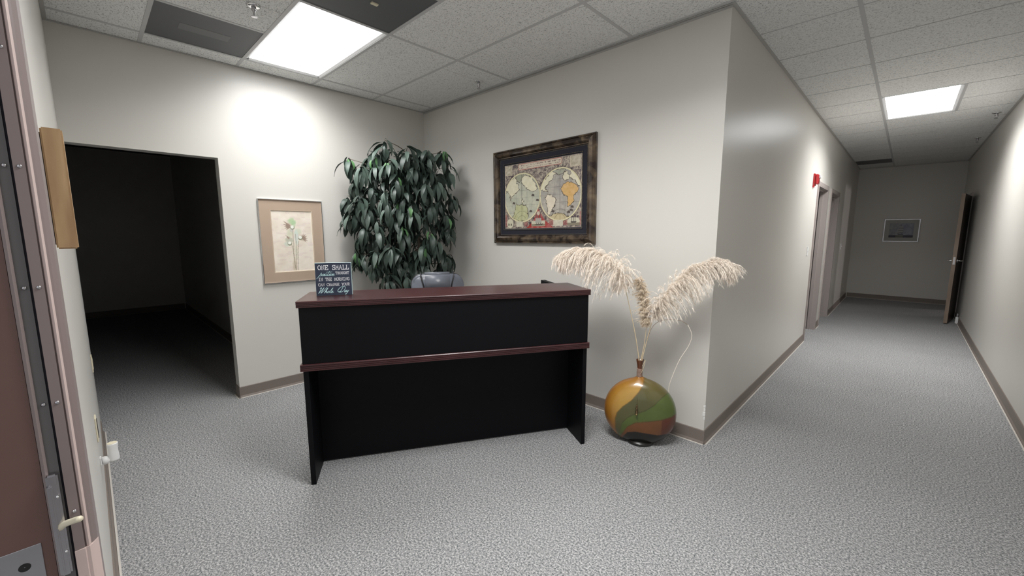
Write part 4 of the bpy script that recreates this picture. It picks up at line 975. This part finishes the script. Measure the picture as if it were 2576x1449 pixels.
def ribbon(vs, fs, pts, w, side):
    b0 = len(vs); n = len(pts)
    for i, p in enumerate(pts):
        ww = w * (1 - i / (n - 1)) * .5 + w * .12
        vs.append(p + side * ww); vs.append(p - side * ww)
    for i in range(n - 1):
        a = b0 + 2 * i; fs.append((a, a + 1, a + 3, a + 2))
def pampas(label, stem_pts, stem_r, axis_pts, m, seed, length, spread_, droop, nbr, hair=0.016, lean=(0, 0), taper=0.5, nh=22):
    """stem tube + plume of drooping branchlets with fine hairs; points are (lateral, depth, z) in vase axes"""
    r = empty('pampas_grass', vb.matrix_basis.translation + Vector((0, 0, 0)), 0, label, 'dried grass', 'dried grasses in the vase')
    r.rotation_euler = (0, 0, VA); r.location = vb.location
    sp_ = catmull(stem_pts, 6)
    obj('stem', tube(BM(), sp_, [stem_r * (1 - 0.45 * i / len(sp_)) for i in range(len(sp_))], 7), M['straw'], r, True)
    R = random.Random(seed); ax = [Vector(p) for p in catmull(axis_pts, 12)]
    vs, fs = [], []
    obj('rachis', tube(BM(), [tuple(a) for a in ax], [0.0025 * (1 - .7 * i / len(ax)) for i in range(len(ax))], 6), M['straw'], r, True)
    n = len(ax)
    for b in range(nbr):
        t = (b + R.random()) / nbr; fi = t * (n - 1.001); i = int(fi); p0 = ax[i].lerp(ax[i + 1], fi - i); tan = (ax[i + 1] - ax[i]).normalized()
        env = math.sin(min(1, (t * 1.0 + 0.12) / (taper)) * math.pi / 2) if t < taper else math.cos((t - taper) / (1 - taper) * math.pi / 2 * 0.80)
        L = length * (0.45 + 0.75 * env) * R.uniform(0.55, 1.15)
        L *= 1 + 0.45 * math.exp(-((t - 0.22) / 0.16) ** 2) * (1 if length > 0.17 else 0.3)
        a = R.uniform(0, 2 * math.pi); u = tan.cross(Vector((0, 1, 0.1))).normalized(); w_ = tan.cross(u)
        d = (tan * R.uniform(0.45, 0.9) + (u * math.cos(a) + w_ * math.sin(a)) * spread_ * R.uniform(0.5, 1.1)).normalized()
        if d.z > 0.45: L *= 0.55
        pts = [p0]; vel = d.copy(); st_ = 7
        for k in range(st_):
            vel = (vel + Vector((lean[0], lean[1], -1)) * droop * (0.5 + k * 0.22) + Vector((R.uniform(-1, 1), R.uniform(-1, 1), R.uniform(-1, 1))) * 0.10).normalized()
            pts.append(pts[-1] + vel * L / st_)
        side = vel.cross(Vector((0, 1, 0)));  side = side.normalized() if side.length > .01 else Vector((1, 0, 0))
        ribbon(vs, fs, pts, 0.0012, side)
        for h in range(nh):
            q = R.random() ** 0.8 * (st_ - 0.01); k = int(q); p = pts[k].lerp(pts[k + 1], q - k); tv = (pts[k + 1] - pts[k]).normalized()
            rd = Vector((R.gauss(0, 1), R.gauss(0, 1), R.gauss(0, 1))).normalized()
            hd = (tv * 0.75 + rd * 0.62 + Vector((0, 0, -0.20))).normalized(); hl = hair * R.uniform(0.5, 1.3)
            s2 = hd.cross(rd); s2 = s2.normalized() if s2.length > .01 else side
            ribbon(vs, fs, [p, p + hd * hl * .5, p + hd * hl + Vector((0, 0, -hl * .2))], 0.0013, s2)
    me = bpy.data.meshes.new('plume'); me.from_pydata([tuple(v) for v in vs], [], fs); me.update()
    o = link('plume', me, m, r); o['kind'] = 'stuff'
    return r
pampas('tall cream pampas plume arching left over the desk end', [(-0.035, 0.0, 0.50), (-0.040, 0.0, 0.608), (-0.070, -0.01, 0.779), (-0.103, -0.02, 0.925), (-0.145, -0.03, 1.095)], 0.0042,
       [(-0.145, -0.03, 1.095), (-0.188, -0.032, 1.205), (-0.278, -0.030, 1.310), (-0.390, -0.025, 1.358), (-0.500, -0.020, 1.362), (-0.600, -0.015, 1.325)], M['plume'], 3, 0.185, 0.75, 0.36, 620, lean=(0.05, 0), taper=0.30, nh=64, hair=0.020)
pampas('short upright beige pampas plume in the middle of the vase', [(-0.026, 0.004, 0.50), (-0.022, 0.004, 0.609), (-0.006, 0.005, 0.72), (0.001, 0.005, 0.83)], 0.0038,
       [(0.001, 0.005, 0.83), (-0.006, 0.005, 0.90), (-0.020, 0.005, 1.00), (-0.040, 0.005, 1.09), (-0.062, 0.005, 1.165)], M['plume2'], 5, 0.078, 0.85, 0.10, 480, hair=0.017, taper=0.55, nh=34)
p3 = pampas('full cream pampas plume leaning right towards the wall corner', [(-0.022, 0.004, 0.50), (-0.014, 0.004, 0.612), (0.016, 0.0, 0.774), (0.042, 0.0, 0.901)], 0.0040,
       [(0.042, 0.0, 0.901), (0.078, -0.02, 0.995), (0.148, -0.05, 1.120), (0.235, -0.085, 1.225), (0.335, -0.115, 1.290), (0.415, -0.13, 1.305), (0.460, -0.135, 1.288)], M['plume'], 9, 0.155, 0.70, 0.27, 640, lean=(0.22, 0), taper=0.35, nh=64, hair=0.020)
obj('twig', tube(BM(), catmull([(0.007, 0.0, 0.739), (0.044, -0.01, 0.845), (0.104, -0.02, 0.894), (0.206, -0.03, 0.904), (0.262, -0.03, 0.878)], 5), 0.0014, 6), M['twig'], p3, True)
obj('dried_tendril', tube(BM(), catmull([(0.262, -0.03, 0.878), (0.291, -0.03, 0.808), (0.275, -0.02, 0.729), (0.230, -0.01, 0.635), (0.195, 0.0, 0.529), (0.169, 0.01, 0.422), (0.172, 0.02, 0.352)], 5), 0.0022, 6), M['plume'], p3, True)

# ------------------------------------------------------------------ artificial ficus in the corner
PX, PY = 0.5, -0.6
rtv = Vector((0.525, 0.851, 0)); fwv = Vector((-0.851, 0.525, 0))
pl = empty('artificial_tree', (PX, PY, 0), math.atan2(0.851, 0.525), 'tall artificial tree with drooping dark green leaves in the corner behind the desk', 'plant')
# local: x lateral (right as seen from the room), y away towards the corner, z up
CL = [(-0.516, 2.197), (-0.403, 2.125), (-0.271, 2.197), (-0.14, 2.192), (-0.176, 2.388), (0.043, 2.334), (0.106, 2.203), (0.246, 2.3), (0.385, 2.307), (0.453, 2.16), (0.333, 2.052), (0.214, 1.967), (-0.08, 2.004), (-0.544, 1.845), (-0.416, 1.837), (-0.195, 1.887), (-0.043, 1.788), (-0.355, 1.748), (-0.497, 1.7), (0.07, 1.744), (0.255, 1.747), (0.407, 1.655), (-0.553, 1.655), (-0.275, 1.567), (-0.168, 1.74), (-0.04, 1.522), (0.249, 1.475), (-0.433, 1.463), (0.351, 1.808), (0.480, 1.882), (-0.308, 1.289), (-0.149, 1.334), (0.162, 1.332), (-0.464, 1.267), (-0.334, 1.207), (0.182, 1.175), (0.430, 1.257), (0.337, 1.161), (-0.193, 1.063), (0.003, 1.082), (0.450, 1.584), (0.006, 1.892), (0.318, 1.379)]
R = random.Random(11)
def leaf_mesh(name, L, wd, bend, fold, m, seed):
    r = random.Random(seed); n = 7; vs, fs = [], []; a = 0.25; p = Vector((0, 0, 0)); q = 0
    for i in range(n + 1):
        t = i / n; w = wd * (math.sin(math.pi * min(1, t * 1.02 + 0.03)) ** 0.75) * (1 - 0.25 * t) if 0 < i < n else wd * 0.06
        ang_ = a - bend * t; p = p + Vector((math.cos(ang_), 0, math.sin(ang_))) * (L / n if i else 0)
        up = Vector((-math.sin(ang_), 0, math.cos(ang_)))
        wob = r.uniform(-1, 1) * 0.003
        vs += [p + Vector((0, -w, 0)) + up * (fold * w + wob), p + up * 0.0, p + Vector((0, w, 0)) + up * (fold * w - wob)]
    for i in range(n):
        b = 3 * i; fs += [(b, b + 1, b + 4, b + 3), (b + 1, b + 2, b + 5, b + 4)]
    me = bpy.data.meshes.new(name); me.from_pydata([tuple(v) for v in vs], [], fs); me.materials.append(m)
    me.polygons.foreach_set('use_smooth', [True] * len(me.polygons)); return me
LM = []
for k in range(8): LM.append(leaf_mesh('leaf', R.uniform(0.165, 0.215), R.uniform(0.023, 0.030), R.uniform(1.0, 1.9), R.uniform(0.15, 0.45), M['leaf'] if k % 2 else M['leaf2'], k))
LM3 = [leaf_mesh('leaf', 0.12, 0.016, 1.6, 0.3, M['leaf3'], 50 + k) for k in range(2)]
trunks = []
for k, (tx, ty, topx, topy) in enumerate(((-0.03, 0.0, -0.15, -0.05), (0.03, 0.02, 0.15, 0.05), (0.0, -0.03, 0.0, 0.0))):
    pts = catmull([(tx, ty, 0.22), (tx + R.uniform(-.03, .03), ty + R.uniform(-.03, .03), 0.7), ((tx + topx) / 2 + R.uniform(-.03, .03), (ty + topy) / 2, 1.25), (topx * .8, topy, 1.7), (topx, topy, 2.15)], 5)
    obj('trunk', tube(BM(), pts, [0.017 * (1 - .6 * i / len(pts)) for i in range(len(pts))], 8), M['bark'], pl, True)
    trunks.append([Vector(p) for p in pts])
stuff_v, stuff_f = [], []
nleaf = 0
def add_leaf(loc, rot, sc, me, single):
    global nleaf
    if single:
        o = bpy.data.objects.new('leaf', me); COL.objects.link(o); o.parent = pl; o.location = loc; o.rotation_euler = rot; o.scale = (sc,) * 3; nleaf += 1
    else:
        Mx = Matrix.Translation(loc) @ rot.to_matrix().to_4x4() @ Matrix.Scale(sc, 4)
        b = len(stuff_v); stuff_v.extend(tuple(Mx @ v.co) for v in me.vertices)
        stuff_f.extend(tuple(b + i for i in p.vertices) for p in me.polygons)
from mathutils import Euler
def world_ok(p):                       # keep inside the corner
    w = Vector((PX, PY, 0)) + rtv * p.x + fwv * p.y
    return w.x > 0.03 and w.y < -0.03
for ci, (cx, cz) in enumerate(CL):
    ex_ = abs(cx + 0.05) / 0.5; ez = abs(cz - 1.7) / 0.75; e = min(1, math.hypot(ex_, ez * .8))
    cy = -0.33 * math.sqrt(max(0, 1 - e * e)) + R.uniform(-0.05, 0.05)
    # hold the apparent place: nearer clusters look lower and wider from the camera height
    c = Vector((cx * (1 + cy * 0.2), cy, cz + cy * -0.02 + (cz - 1.49) * cy * 0.23))
    tr = trunks[ci % 3]; tp = min(tr, key=lambda q: (q - Vector((c.x, c.y, c.z - 0.22))).length)
    mid = (tp + c) / 2 + Vector((0, 0, 0.05))
    obj('branch', tube(BM(), catmull([tuple(tp), tuple(mid), tuple(c)], 4), [0.006, 0.006, 0.005, 0.005, 0.004, 0.004, 0.003, 0.003, 0.002], 6), M['bark'], pl, True)
    k = R.choice((10, 11, 12)); a0 = R.uniform(0, 6.28)
    for j in range(k):
        a = a0 + 2 * math.pi * j / k + R.uniform(-0.3, 0.3)
        pit = R.uniform(0.35, 1.25)
        off = Vector((math.cos(a), math.sin(a), 0)) * 0.012 + Vector((0, 0, R.uniform(-0.09, 0.02)))
        tipw = c + Vector((math.cos(a), math.sin(a), 0)) * 0.12
        if not world_ok(tipw): continue
        front = math.sin(a) < 0.35
        me = R.choice(LM)
        add_leaf(c + off, Euler((R.uniform(-0.35, 0.35), pit, a), 'XYZ'), R.uniform(0.85, 1.12), me, front and nleaf < 272)
    if ci in (12, 3, 2, 16, 19, 25, 26, 21, 33, 34, 0, 22, 8, 32):
        for j in range(2):
            a = -math.pi / 2 + R.uniform(-0.9, 0.9); add_leaf(c + Vector((R.uniform(-.03, .03), -0.015, R.uniform(-.03, .02))), Euler((0, R.uniform(0.5, 1.1), a), 'XYZ'), R.uniform(0.8, 1.1), R.choice(LM3), nleaf < 298)
# more whorls between the counted ones, too tangled to tell apart
for q in range(46):
    zc = R.uniform(1.12, 2.30); hw_ = 0.47 * math.sqrt(max(0.25, 1 - ((zc - 1.72) / 0.80) ** 2)); xc = R.uniform(-hw_ - 0.04, hw_ - 0.02)
    e = min(1, math.hypot(abs(xc + 0.05) / 0.5, abs(zc - 1.7) / 0.75 * .8)); yc = -0.27 * math.sqrt(max(0, 1 - e * e)) + R.uniform(-0.02, 0.10)
    c = Vector((xc, yc, zc + (zc - 1.49) * yc * 0.23)); a0 = R.uniform(0, 6.28)
    for j in range(10):
        a = a0 + 2 * math.pi * j / 10 + R.uniform(-0.3, 0.3)
        if world_ok(c + Vector((math.cos(a), math.sin(a), 0)) * 0.12):
            add_leaf(c + Vector((math.cos(a) * .012, math.sin(a) * .012, R.uniform(-0.09, 0.02))), Euler((R.uniform(-0.35, 0.35), R.uniform(0.35, 1.25), a), 'XYZ'), R.uniform(0.8, 1.1), R.choice(LM), False)
# inner foliage that cannot be told apart
for i in range(520):
    a = R.uniform(0, 6.28); rr_ = R.random() ** .5; z = R.uniform(1.02, 2.32)
    wz = 0.42 * math.sqrt(max(0.15, 1 - ((z - 1.75) / 0.75) ** 2))
    p = Vector((-0.04 + wz * rr_ * math.cos(a), 0.02 + 0.24 * rr_ * math.sin(a), z))
    aa = R.uniform(0, 6.28)
    if world_ok(p + Vector((math.cos(aa), math.sin(aa), 0)) * 0.13): add_leaf(p, Euler((R.uniform(-.4, .4), R.uniform(0.1, 1.2), aa), 'XYZ'), R.uniform(0.8, 1.05), R.choice(LM), False)
me = bpy.data.meshes.new('foliage'); me.from_pydata(stuff_v, [], stuff_f); me.update()
fo = link('foliage', me, M['leaf'], pl, smooth=True); fo['kind'] = 'stuff'
obj('pot', lathe(BM(), [(0.13, 0.0), (0.15, 0.02), (0.165, 0.16), (0.175, 0.26), (0.182, 0.265), (0.182, 0.28), (0.168, 0.28), (0.160, 0.24)], 28), M['wicker'], pl, True)
obj('moss', lathe(BM(), [(0.160, 0.235), (0.14, 0.25), (0.07, 0.262), (0.01, 0.265)], 20), M['moss'], pl, True)
